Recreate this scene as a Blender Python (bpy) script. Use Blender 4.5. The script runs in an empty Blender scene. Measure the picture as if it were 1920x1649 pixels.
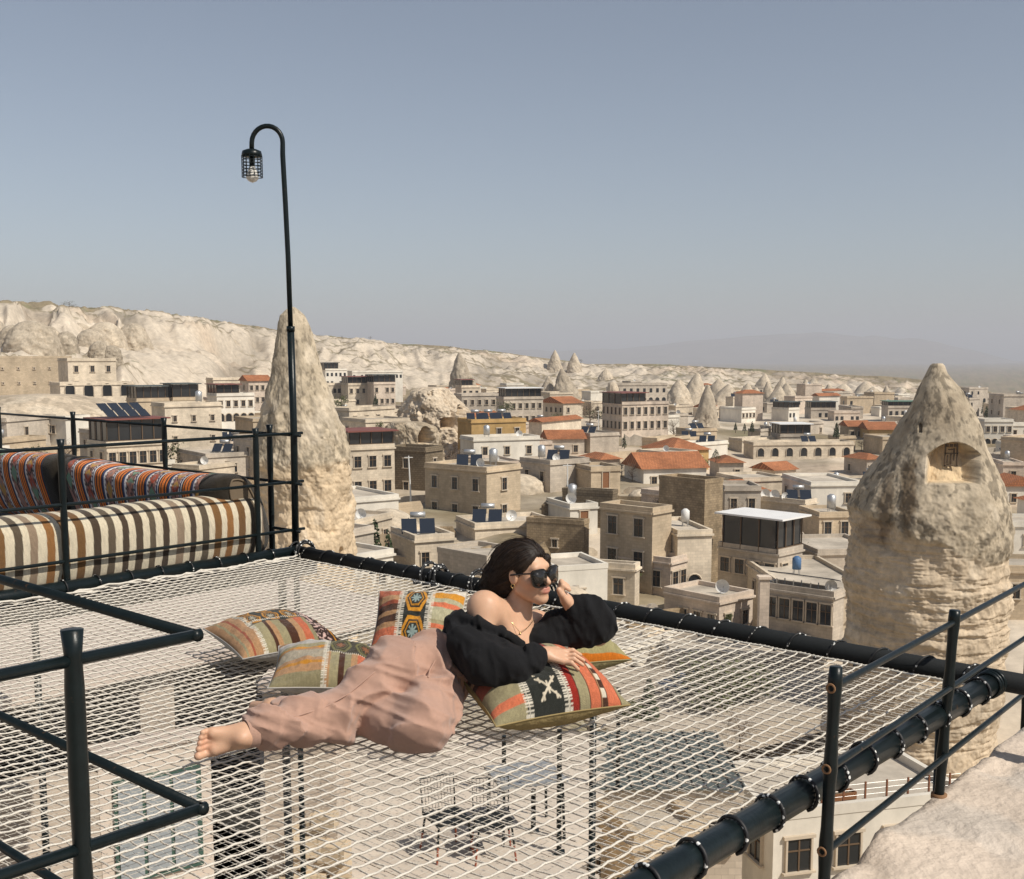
import bpy, math, random
import numpy as np
from mathutils import Vector, Matrix
random.seed(7)
RS = np.random.RandomState(11)
sc = bpy.context.scene
COL = sc.collection

# ------------------------------------------------------------------ camera
F_PX, CX, CY, HOR, EYE = 2155.0, 960.0, 925.0, 668.0, 1.35
PIT = math.atan((CY - HOR) / F_PX)
cam_d = bpy.data.cameras.new('camera')
cam = bpy.data.objects.new('camera', cam_d)
COL.objects.link(cam)
cam.location = (0, 0, EYE)
cam.rotation_euler = (math.pi / 2 - PIT, 0, 0)
cam_d.sensor_width = 36
cam_d.lens = F_PX / 1920 * 36
cam_d.shift_y = (CY - 824.5) / 1920
cam_d.clip_start = 0.05
cam_d.clip_end = 40000
sc.camera = cam

# ------------------------------------------------------------------ sky, sun, exposure
SUN_AZ = math.atan2(0.83, -0.555)      # clockwise from +Y
SUN_EL = math.radians(47)
w = bpy.data.worlds.new('World'); sc.world = w; w.use_nodes = True
nt = w.node_tree; nt.nodes.clear()
o_ = nt.nodes.new('ShaderNodeOutputWorld'); b_ = nt.nodes.new('ShaderNodeBackground')
s_ = nt.nodes.new('ShaderNodeTexSky'); s_.sky_type = 'NISHITA'; s_.sun_disc = False
s_.sun_elevation = SUN_EL; s_.sun_rotation = SUN_AZ
s_.altitude = 1100; s_.air_density = 1.0; s_.dust_density = 1.8; s_.ozone_density = 1.5
hs = nt.nodes.new('ShaderNodeHueSaturation'); hs.inputs['Saturation'].default_value = 0.68; hs.inputs['Hue'].default_value = 0.497
b_.inputs['Strength'].default_value = 0.088
nt.links.new(s_.outputs[0], hs.inputs['Color']); nt.links.new(hs.outputs[0], b_.inputs['Color'])
nt.links.new(b_.outputs[0], o_.inputs['Surface'])
sd = bpy.data.lights.new('sun', 'SUN'); sun = bpy.data.objects.new('sun', sd); COL.objects.link(sun)
sd.energy = 4.4; sd.angle = math.radians(0.53); sd.color = (1.0, 0.93, 0.82)
SUNV = Vector((math.sin(SUN_AZ) * math.cos(SUN_EL), math.cos(SUN_AZ) * math.cos(SUN_EL), math.sin(SUN_EL)))
sun.rotation_euler = SUNV.to_track_quat('Z', 'Y').to_euler()
sun.location = SUNV * 30
sc.view_settings.view_transform = 'Standard'; sc.view_settings.look = 'None'
sc.view_settings.gamma = 1; sc.view_settings.use_curve_mapping = False
sc.view_settings.exposure = 0.08
sc.render.engine = 'CYCLES'

# ------------------------------------------------------------------ pixel -> place
CP, SP = math.cos(PIT), math.sin(PIT)
def ray(u, v):
    a = (u - CX) / F_PX; b = (CY - v) / F_PX
    return np.array([a, CP + b * SP, -SP + b * CP])
def gp(u, v, z=0.0):                       # point on the level z that the pixel looks at
    d = ray(u, v); return d * ((z - EYE) / d[2]) + np.array([0, 0, EYE])
def pw(u, v, Y):                           # point at forward distance Y
    d = ray(u, v); return d * (Y / d[1]) + np.array([0, 0, EYE])

# ------------------------------------------------------------------ noise
_LAT = np.random.RandomState(5).rand(32, 32, 32).astype(np.float32)
def vnoise(p):
    p = np.asarray(p, np.float64); i = np.floor(p).astype(np.int64); f = p - i
    f = f * f * (3 - 2 * f); i &= 31; j = (i + 1) & 31
    x0, y0, z0 = i[..., 0], i[..., 1], i[..., 2]; x1, y1, z1 = j[..., 0], j[..., 1], j[..., 2]
    fx, fy, fz = f[..., 0], f[..., 1], f[..., 2]
    def L(a, b, t): return a + (b - a) * t
    return L(L(L(_LAT[x0, y0, z0], _LAT[x1, y0, z0], fx), L(_LAT[x0, y1, z0], _LAT[x1, y1, z0], fx), fy),
             L(L(_LAT[x0, y0, z1], _LAT[x1, y0, z1], fx), L(_LAT[x0, y1, z1], _LAT[x1, y1, z1], fx), fy), fz)
def fbm(p, oct=4, gain=0.5):
    p = np.asarray(p, np.float64); a = 1.0; s = 0; n = 0
    for k in range(oct):
        s = s + a * vnoise(p * (2.03 ** k) + k * 7.31); n += a; a *= gain
    return s / n * 2 - 1
def ridged(p, oct=4):
    p = np.asarray(p, np.float64); a = 1.0; s = 0; n = 0
    for k in range(oct):
        s = s + a * (1 - np.abs(vnoise(p * (2.03 ** k) + k * 5.17) * 2 - 1)); n += a; a *= 0.5
    return s / n
def sstep(a, b, x):
    t = np.clip((x - a) / (b - a), 0, 1); return t * t * (3 - 2 * t)

# ------------------------------------------------------------------ materials
def new_mat(name):
    m = bpy.data.materials.new(name); m.use_nodes = True
    n = m.node_tree; bs = n.nodes['Principled BSDF']; return m, n, bs
def mat(name, col, rough=0.8, metal=0.0, var=0.12, scale=8.0, bump=0.0, bscale=None, spec=0.3, attr=None, objvar=0.0,
        brick=None, sheen=0.0, detail=6, weather=0.0):
    """base colour x noise variation, optional colour attribute, optional masonry joints in UV metres, optional bump"""
    m, n, bs = new_mat(name); L = n.links.new; N = n.nodes.new
    bs.inputs['Roughness'].default_value = rough; bs.inputs['Metallic'].default_value = metal
    bs.inputs['Specular IOR Level'].default_value = spec
    if sheen: bs.inputs['Sheen Weight'].default_value = sheen
    tc = N('ShaderNodeTexCoord')
    nz = N('ShaderNodeTexNoise'); nz.inputs['Scale'].default_value = scale; nz.inputs['Detail'].default_value = detail
    nz.inputs['Roughness'].default_value = 0.65
    L(tc.outputs['Object'], nz.inputs['Vector'])
    mr = N('ShaderNodeMapRange'); mr.inputs['From Min'].default_value = 0.25; mr.inputs['From Max'].default_value = 0.75
    mr.inputs['To Min'].default_value = 1 - var; mr.inputs['To Max'].default_value = 1 + var
    L(nz.outputs['Fac'], mr.inputs['Value'])
    val = mr.outputs[0]
    if objvar:
        oi = N('ShaderNodeObjectInfo'); m2 = N('ShaderNodeMapRange')
        m2.inputs['To Min'].default_value = 1 - objvar; m2.inputs['To Max'].default_value = 1 + objvar
        L(oi.outputs['Random'], m2.inputs['Value']); mm = N('ShaderNodeMath'); mm.operation = 'MULTIPLY'
        L(val, mm.inputs[0]); L(m2.outputs[0], mm.inputs[1]); val = mm.outputs[0]
    if brick:
        uv = N('ShaderNodeUVMap'); bk = N('ShaderNodeTexBrick')
        bk.inputs['Scale'].default_value = 1.0; bk.inputs['Brick Width'].default_value = brick[0]; bk.inputs['Row Height'].default_value = brick[1]
        bk.inputs['Mortar Size'].default_value = brick[2]; bk.inputs['Mortar Smooth'].default_value = 0.3
        bk.inputs['Color1'].default_value = (1, 1, 1, 1); bk.inputs['Color2'].default_value = (brick[3],) * 3 + (1,)
        bk.inputs['Mortar'].default_value = (brick[4],) * 3 + (1,)
        L(uv.outputs[0], bk.inputs['Vector'])
        rg = N('ShaderNodeRGBToBW'); L(bk.outputs['Color'], rg.inputs[0])
        mm = N('ShaderNodeMath'); mm.operation = 'MULTIPLY'; L(val, mm.inputs[0]); L(rg.outputs[0], mm.inputs[1]); val = mm.outputs[0]
    vm = N('ShaderNodeVectorMath'); vm.operation = 'SCALE'; L(val, vm.inputs['Scale'])
    if weather:
        n3 = N('ShaderNodeTexNoise'); n3.inputs['Scale'].default_value = 0.22; n3.inputs['Detail'].default_value = 7; n3.inputs['Roughness'].default_value = .7
        mp = N('ShaderNodeMapping'); mp.inputs['Scale'].default_value = (1.0, 1.0, .45); gm = N('ShaderNodeNewGeometry')
        L(gm.outputs['Position'], mp.inputs['Vector']); L(mp.outputs[0], n3.inputs['Vector'])
        m3 = N('ShaderNodeMapRange'); m3.inputs['From Min'].default_value = .36; m3.inputs['From Max'].default_value = .62; m3.inputs['To Min'].default_value = 1 - weather; m3.inputs['To Max'].default_value = 1 + weather * .35
        L(n3.outputs['Fac'], m3.inputs['Value']); m4 = N('ShaderNodeMath'); m4.operation = 'MULTIPLY'; L(val, m4.inputs[0]); L(m3.outputs[0], m4.inputs[1]); L(m4.outputs[0], vm.inputs['Scale'])
    if attr:
        at = N('ShaderNodeVertexColor'); at.layer_name = attr; L(at.outputs['Color'], vm.inputs[0])
    else:
        vm.inputs[0].default_value = col[:3]
    L(vm.outputs[0], bs.inputs['Base Color'])
    if bump:
        n2 = N('ShaderNodeTexNoise'); n2.inputs['Scale'].default_value = bscale or scale * 3; n2.inputs['Detail'].default_value = 5
        L(tc.outputs['Object'], n2.inputs['Vector'])
        bp = N('ShaderNodeBump'); bp.inputs['Strength'].default_value = bump; bp.inputs['Distance'].default_value = 0.02
        L(n2.outputs['Fac'], bp.inputs['Height']); L(bp.outputs[0], bs.inputs['Normal'])
    return m

# ------------------------------------------------------------------ mesh helpers
class MB:
    """collects shapes for ONE mesh"""
    def __init__(s): s.v = []; s.f = []; s.uv = []; s.mi = []; s.n = 0
    def add(s, V, Fc, uv=None, mi=0):
        V = np.asarray(V, float); s.v.append(V)
        for k, f in enumerate(Fc):
            s.f.append([i + s.n for i in f]); s.mi.append(mi)
            s.uv.append(uv[k] if uv is not None else [(0, 0)] * len(f))
        s.n += len(V); return s
    def box(s, c, size, rz=0.0, mi=0, M=None):
        x, y, z = [q / 2 for q in size]
        V = np.array([[-x,-y,-z],[x,-y,-z],[x,y,-z],[-x,y,-z],[-x,-y,z],[x,-y,z],[x,y,z],[-x,y,z]])
        if M is not None: V = V @ np.array(M).T
        if rz:
            cr, sr = math.cos(rz), math.sin(rz); V = V @ np.array([[cr, sr, 0], [-sr, cr, 0], [0, 0, 1]])
        V = V + np.array(c)
        Fc = [(0,3,2,1),(4,5,6,7),(0,1,5,4),(1,2,6,5),(2,3,7,6),(3,0,4,7)]
        X, Y, Z = size
        uv = [[(0,0),(0,Y),(X,Y),(X,0)],[(0,0),(X,0),(X,Y),(0,Y)],[(0,0),(X,0),(X,Z),(0,Z)],[(0,0),(Y,0),(Y,Z),(0,Z)],[(0,0),(X,0),(X,Z),(0,Z)],[(0,0),(Y,0),(Y,Z),(0,Z)]]
        return s.add(V, Fc, uv, mi)
    def tube(s, pts, rad, n=8, caps=True, mi=0, closed=False):
        P = np.asarray(pts, float); m = len(P); R = np.broadcast_to(np.asarray(rad, float), (m,))
        T = np.gradient(P, axis=0) if not closed else np.roll(P, -1, 0) - np.roll(P, 1, 0)
        T /= np.linalg.norm(T, axis=1)[:, None] + 1e-12
        a = np.array([0, 0, 1.0]) if abs(T[0][2]) < 0.9 else np.array([1.0, 0, 0])
        V = []
        N_ = np.cross(T[0], a); N_ /= np.linalg.norm(N_)
        ang = np.arange(n) * 2 * math.pi / n
        for k in range(m):
            N_ = N_ - T[k] * np.dot(N_, T[k]); N_ /= np.linalg.norm(N_) + 1e-12
            B = np.cross(T[k], N_)
            V.append(P[k] + R[k] * (np.cos(ang)[:, None] * N_ + np.sin(ang)[:, None] * B))
        V = np.concatenate(V); Fc = []; uv = []
        L = np.concatenate([[0], np.cumsum(np.linalg.norm(np.diff(P, axis=0), axis=1))])
        last = m if closed else m - 1
        for k in range(last):
            k2 = (k + 1) % m
            for i in range(n):
                j = (i + 1) % n
                Fc.append((k * n + i, k * n + j, k2 * n + j, k2 * n + i))
                l2 = L[k + 1] if k + 1 < m else L[k] + .01
                uv.append([(i / n, L[k]), ((i + 1) / n, L[k]), ((i + 1) / n, l2), (i / n, l2)])
        if caps and not closed:
            Fc.append(tuple(range(n))[::-1]); uv.append([(0, 0)] * n)
            Fc.append(tuple((m - 1) * n + i for i in range(n))); uv.append([(0, 0)] * n)
        return s.add(V, Fc, uv, mi)
    def prism(s, poly, z0, z1, mi=0):
        n = len(poly); V = [(x, y, z0) for x, y in poly] + [(x, y, z1) for x, y in poly]
        Fc = [tuple(range(n))[::-1], tuple(range(n, 2 * n))]; uv = [[(x, y) for x, y in poly][::-1], [(x, y) for x, y in poly]]
        for i in range(n):
            j = (i + 1) % n; Fc.append((i, j, n + j, n + i)); l = math.dist(poly[i], poly[j])
            uv.append([(0, z0), (l, z0), (l, z1), (0, z1)])
        return s.add(V, Fc, uv, mi)
    def build(s, name, mats, parent=None, smooth=False):
        return mk(name, np.concatenate(s.v), s.f, mats, parent, smooth, s.uv, s.mi)
def mk(name, V, Fc, mats, parent=None, smooth=False, uv=None, mi=None, col=None):
    me = bpy.data.meshes.new(name)
    V = np.asarray(V, np.float32)
    if isinstance(Fc, np.ndarray):
        nf, k = Fc.shape
        me.vertices.add(len(V)); me.vertices.foreach_set('co', V.ravel())
        me.loops.add(nf * k); me.loops.foreach_set('vertex_index', Fc.astype(np.int32).ravel())
        me.polygons.add(nf); me.polygons.foreach_set('loop_start', np.arange(0, nf * k, k, dtype=np.int32))
        me.polygons.foreach_set('loop_total', np.full(nf, k, np.int32))
        me.update(calc_edges=True)
    else:
        me.from_pydata(V.tolist(), [], [list(f) for f in Fc])
    if uv is not None:
        ul = me.uv_layers.new(name='UVMap')
        flat = np.array([c for f in uv for c in f], np.float32)
        if len(flat) == len(me.loops): ul.data.foreach_set('uv', flat.ravel())
    if col is not None:
        ca = me.color_attributes.new('col', 'FLOAT_COLOR', 'POINT')
        C4 = np.ones((len(V), 4), np.float32); C4[:, :3] = col; ca.data.foreach_set('color', C4.ravel())
    for m_ in (mats if isinstance(mats, (list, tuple)) else [mats]): me.materials.append(m_)
    if mi is not None and len(set(mi)) > 1: me.polygons.foreach_set('material_index', np.array(mi, np.int32))
    if smooth: me.polygons.foreach_set('use_smooth', np.ones(len(me.polygons), bool))
    me.validate(); me.update()
    o = bpy.data.objects.new(name, me); COL.objects.link(o)
    if parent: o.parent = parent
    return o
def tag(o, label=None, cat=None, group=None, kind=None):
    if label: o['label'] = label
    if cat: o['category'] = cat
    if group: o['group'] = group
    if kind: o['kind'] = kind
    return o
def thing(name, label, cat, loc=(0, 0, 0), rz=0.0, group=None):
    o = bpy.data.objects.new(name, None); COL.objects.link(o); o.empty_display_size = 0.2
    o.location = tuple(loc); o.rotation_euler = (0, 0, rz)
    return tag(o, label, cat, group)
def copy_tree(o, parent=None):
    c = o.copy(); COL.objects.link(c); c.parent = parent
    for ch in [q for q in KIDS.get(o.name, [])]: copy_tree(ch, c)
    return c
KIDS = {}
def note_kids(o):
    KIDS[o.name] = list(o.children)
    for c in o.children: note_kids(c)

# ------------------------------------------------------------------ implicit surfaces
def cap(p, a, b, ra, rb):
    a = np.asarray(a); b = np.asarray(b); ab = b - a
    t = np.clip(((p - a) @ ab) / (ab @ ab + 1e-12), 0, 1)
    return np.linalg.norm(p - a - t[:, None] * ab, axis=1) - (ra + (rb - ra) * t)
def ell(p, c, r, R=None):
    q = p - np.asarray(c)
    if R is not None: q = q @ np.asarray(R)          # columns of R = local axes
    r = np.asarray(r); k0 = np.linalg.norm(q / r, axis=1); k1 = np.linalg.norm(q / r ** 2, axis=1) + 1e-9
    return k0 * (k0 - 1) / k1
def smin(a, b, k):
    h = np.clip(0.5 + 0.5 * (b - a) / k, 0, 1); return b + (a - b) * h - k * h * (1 - h)
def smax(a, b, k): return -smin(-a, -b, k)
def chain(p, pts, rad, k=0.02):
    d = None
    for i in range(len(pts) - 1):
        q = cap(p, pts[i], pts[i + 1], rad[i], rad[i + 1]); d = q if d is None else smin(d, q, k)
    return d
def nets(f, lo, hi, h):
    """surface nets on a fine grid, evaluated only near the surface"""
    lo = np.asarray(lo, float); hi = np.asarray(hi, float); B = 8
    nb = np.ceil((hi - lo) / (h * B)).astype(int); n = nb * B + 1
    c = np.stack(np.meshgrid(*[(np.arange(k) + .5) * B * h for k in nb], indexing='ij'), -1).reshape(-1, 3) + lo
    dc = f(c); act = np.abs(dc) < h * B * 1.25
    val = np.empty(tuple(n), np.float32)
    sgn = np.where(dc < 0, -1.0, 1.0).reshape(tuple(nb)).astype(np.float32)
    big = np.repeat(np.repeat(np.repeat(sgn, B, 0), B, 1), B, 2)
    val[:] = 1.0; val[:-1, :-1, :-1] = big
    ids = np.argwhere(act.reshape(tuple(nb)))
    loc = np.stack(np.meshgrid(*[np.arange(B + 1)] * 3, indexing='ij'), -1).reshape(-1, 3)
    for s in range(0, len(ids), 400):
        idx = (ids[s:s + 400, None, :] * B + loc[None]).reshape(-1, 3)
        val[idx[:, 0], idx[:, 1], idx[:, 2]] = f(idx * h + lo)
    ins = val < 0
    m = tuple(k - 1 for k in n)
    cnt = np.zeros(m, np.int8); S = [slice(0, -1), slice(1, None)]
    for a in (0, 1):
        for b in (0, 1):
            for c_ in (0, 1): cnt += ins[S[a], S[b], S[c_]]
    cells = np.argwhere((cnt > 0) & (cnt < 8)); idm = np.full(m, -1, np.int32)
    idm[cells[:, 0], cells[:, 1], cells[:, 2]] = np.arange(len(cells))
    acc = np.zeros((len(cells), 3)); num = np.zeros(len(cells))
    for ax in range(3):
        o1, o2 = [q for q in range(3) if q != ax]
        for a in (0, 1):
            for b in (0, 1):
                off = np.zeros(3, int); off[o1] = a; off[o2] = b; of2 = off.copy(); of2[ax] = 1
                i0 = cells + off; i1 = cells + of2
                v0 = val[i0[:, 0], i0[:, 1], i0[:, 2]]; v1 = val[i1[:, 0], i1[:, 1], i1[:, 2]]
                x = (v0 < 0) != (v1 < 0); t = np.where(x, v0 / (v0 - v1 + 1e-12), 0)
                q = off[None].astype(float).repeat(len(cells), 0); q[:, ax] = t
                acc[x] += q[x]; num[x] += 1
    V = (cells + acc / num[:, None]) * h + lo
    Q = []
    for ax in range(3):
        o1, o2 = (ax + 1) % 3, (ax + 2) % 3
        sl0 = [slice(1, -1)] * 3; sl1 = [slice(1, -1)] * 3
        sl0[ax] = slice(0, -1); sl1[ax] = slice(1, None)
        a = ins[tuple(sl0)]; b = ins[tuple(sl1)]
        for flip, msk in ((False, a & ~b), (True, ~a & b)):
            e = np.argwhere(msk); add = np.ones(3, int); add[ax] = 0; e = e + add
            d1 = np.zeros(3, int); d1[o1] = 1; d2 = np.zeros(3, int); d2[o2] = 1
            q = [e - d1 - d2, e - d2, e, e - d1]
            q = np.stack([idm[z[:, 0], z[:, 1], z[:, 2]] for z in q], 1)
            if flip: q = q[:, ::-1]
            Q.append(q[(q >= 0).all(1)])
    return V, np.concatenate(Q)
# ------------------------------------------------------------------ terrain
PXK = [-900, 0, 100, 250, 400, 480, 560, 620, 700, 750, 830, 900, 1000, 1100, 1250, 1400, 1600, 1750, 1850, 1920, 2100, 2900]
CRY = [575, 575, 577, 588, 602, 614, 628, 631, 638, 646, 650, 656, 669, 682, 684, 692, 702, 712, 728, 742, 752, 740]
CRD = [650, 650, 660, 700, 740, 760, 800, 820, 840, 850, 870, 900, 950, 980, 980, 960, 950, 950, 950, 950, 950, 950]
STD = [180, 215, 230, 260, 330, 370, 420, 440, 460, 470, 480, 490, 520, 540, 560, 600, 640, 680, 700, 700, 700, 700]
def terr(X, Y):
    X = np.asarray(X, float); Y = np.asarray(Y, float)
    d = np.hypot(X, Y); az = np.arctan2(X, Y)
    front = np.abs(az) < 1.2
    px = np.where(front, 960 + F_PX * np.tan(np.clip(az, -1.2, 1.2)), np.where(az > 0, 2900, -900)); px = np.clip(px, -900, 2900)
    cy = np.interp(px, PXK, CRY); dc = np.interp(px, PXK, CRD); d0 = np.interp(px, PXK, STD)
    zc = EYE + (668 - cy) / F_PX * dc
    zf = -16.3 - 4.2 * sstep(1230, 1420, px) * (1 - .75 * sstep(160, 300, d)) - 18 * sstep(420, 900, d) * sstep(1250, 1850, px) + 3.5 * sstep(420, -50, px) * sstep(110, 190, d)
    zf = zf - 4.0 * sstep(960, 1100, px) * sstep(132, 112, d) * sstep(1500, 1400, px) - 1.2 * sstep(960, 800, px) * sstep(125, 105, d)
    P3 = np.stack([X / 95, Y / 95, np.zeros_like(X)], -1)
    t = np.clip((d - d0) / (dc - d0), 0, 1.0)
    t2 = np.clip(t + 0.13 * fbm(P3 * 0.8 + 3.3, 3) * np.sin(np.pi * t), 0, 1)
    arc = az * 620.0
    flute = ridged(np.stack([arc / 15 + 0.6 * fbm(P3 * 2.5, 2), d / 120, np.full_like(X, 2.2)], -1), 3)
    t2 = np.clip(t2 + (flute - 0.6) * 0.20 * np.sin(np.pi * t), 0, 1)
    prof = 0.12 * sstep(0.0, 0.9, t2) + 0.20 * sstep(0.10, 0.24, t2) + 0.24 * sstep(0.34, 0.47, t2) + 0.44 * t2
    z = zf + (zc - zf) * prof
    amp = np.sin(np.pi * np.clip(t, 0, 1)) ** 0.7
    rg = ridged(np.stack([X / 46, Y / 60, np.full_like(X, 1.7)], -1), 4)
    z = z + amp * (rg - 0.62) * (4 + 0.13 * np.abs(zc - zf)) * sstep(0, 500, d)
    z = np.where(d < dc, np.minimum(z, EYE + (668 - cy - 7) / F_PX * d + 60 * (t < .3)), z)
    z = z + amp * fbm(np.stack([X / 9, Y / 9, np.full_like(X, .3)], -1), 4) * 4.2
    z = z + amp * (ridged(np.stack([X / 7, Y / 12, np.full_like(X, 6.3)], -1), 3) - .6) * 3.2
    z = z + sstep(0.9, 1.0, t) * fbm(np.stack([X / 30, Y / 30, np.full_like(X, .9)], -1), 3) * 1.6
    back = d > dc
    z = np.where(back, np.maximum(z - (d - dc) * 0.05, -60), z)
    # the hillside that carries the terrace
    a = X / np.maximum(Y, 1.0)
    rt = sstep(0.02, 0.10, a)
    s0 = 22 + (9 - 22) * rt; s1 = 66 + (32 - 66) * rt
    near = -6.3 - (10.2 + 9.3 * rt) * sstep(s0, s1, d)
    near = np.where(Y < 3, -6.3, near)
    wn = 1 - sstep(70, 110, d)
    z = near * wn + z * (1 - wn)
    z = z + fbm(np.stack([X / 7, Y / 7, np.zeros_like(X)], -1), 3) * 0.35 * sstep(25, 60, d)
    return z, t, amp, flute
ang = np.concatenate([np.linspace(-math.pi, -0.60, 70, endpoint=False), np.linspace(-0.60, 0.60, 760), np.linspace(0.60, math.pi, 71)[1:]])
rad = np.concatenate([np.geomspace(4, 180, 90, endpoint=False), np.linspace(180, 1010, 330, endpoint=False), np.geomspace(1010, 16000, 40)])
A, Rr = np.meshgrid(ang, rad)
GX, GY = Rr * np.sin(A), Rr * np.cos(A)
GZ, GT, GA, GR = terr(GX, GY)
nr, na = A.shape
ii = np.arange(nr * na).reshape(nr, na)
Q = np.stack([ii[:-1, :-1], ii[:-1, 1:], ii[1:, 1:], ii[1:, :-1]], -1).reshape(-1, 4)[:, ::-1]
# ground colours: pale tuff on steep bare slopes, dry grass and scrub on gentle ones
gx = np.gradient(GZ, axis=0) / np.gradient(Rr, axis=0); slope = np.abs(gx)
P3 = np.stack([GX / 34, GY / 34, np.full_like(GX, 4.4)], -1)
GPX = 960 + F_PX * np.tan(np.clip(A, -1.2, 1.2)); vth = np.interp(GPX, [0, 450, 700, 1000, 1400], [.50, .60, .70, .74, .84])
veg = sstep(-0.05, 0.22, 0.8 * fbm(P3, 4) + 1.25 * sstep(vth, vth + .12, GT + .10 * fbm(P3 * 1.3 + 2, 3)) + 0.30 * sstep(.22, .10, slope) - 0.55 * sstep(0.16, 0.40, slope) - 0.13 - 0.16 * (Rr > 60) * (Rr < 420) * sstep(.25, .05, GT))
lay = 0.5 + 0.5 * fbm(np.stack([GX / 200, GY / 200, GZ / 3.2], -1), 3)
tuff = np.array([0.53, 0.455, 0.36])[None, None] * (0.80 + 0.34 * lay[..., None])
pinkish = np.array([0.50, 0.385, 0.275])
tuff = tuff + (pinkish - tuff) * (sstep(0.1, 0.5, fbm(P3 * 0.6 + 9, 3)) * 0.6)[..., None]
dry = np.array([0.215, 0.172, 0.105])[None, None] * (0.8 + 0.5 * vnoise(P3 * 5)[..., None])
green = np.array([0.115, 0.135, 0.055])
dry = dry + (green - dry) * (sstep(0.1, 0.45, fbm(P3 * 2.2 + 5, 3)) * 0.55)[..., None]
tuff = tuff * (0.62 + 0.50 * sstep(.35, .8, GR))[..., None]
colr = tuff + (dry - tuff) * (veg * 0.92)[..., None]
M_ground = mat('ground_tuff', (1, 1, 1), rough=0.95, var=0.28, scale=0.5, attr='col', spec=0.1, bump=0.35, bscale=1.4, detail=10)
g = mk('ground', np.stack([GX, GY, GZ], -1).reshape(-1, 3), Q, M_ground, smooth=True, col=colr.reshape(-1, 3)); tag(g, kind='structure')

# far mountain beyond the valley
mk_x = np.linspace(-900, 3000, 220)
my = np.interp(mk_x, [-900, 300, 900, 1150, 1300, 1450, 1560, 1700, 1800, 1920, 2300, 3000], [668, 664, 660, 655, 640, 629, 627, 637, 655, 684, 690, 670]) + 3 * fbm(np.stack([mk_x / 90, mk_x * 0, mk_x * 0], -1), 4)
VV = []
for k, x in enumerate(mk_x):
    a = math.atan((x - 960) / F_PX)
    zt = EYE + (668 - my[k]) / F_PX * 11500 / 1.0
    for dd, zz in ((8500, -150), (10000, -150 + (zt + 150) * 0.45), (11500, zt), (13500, -150)):
        VV.append((dd * math.sin(a) / 1.0, dd * math.cos(a), zz + 25 * fbm(np.array([[x / 40, dd / 700, 0.]]), 3)[0]))
ii = np.arange(len(VV)).reshape(-1, 4)
Q = np.stack([ii[:-1, :-1], ii[1:, :-1], ii[1:, 1:], ii[:-1, 1:]], -1).reshape(-1, 4)
tag(mk('far_mountain', VV, Q, mat('mountain', (0.24, 0.21, 0.17), rough=1, var=0.3, scale=0.004), smooth=True), kind='structure')

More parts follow.
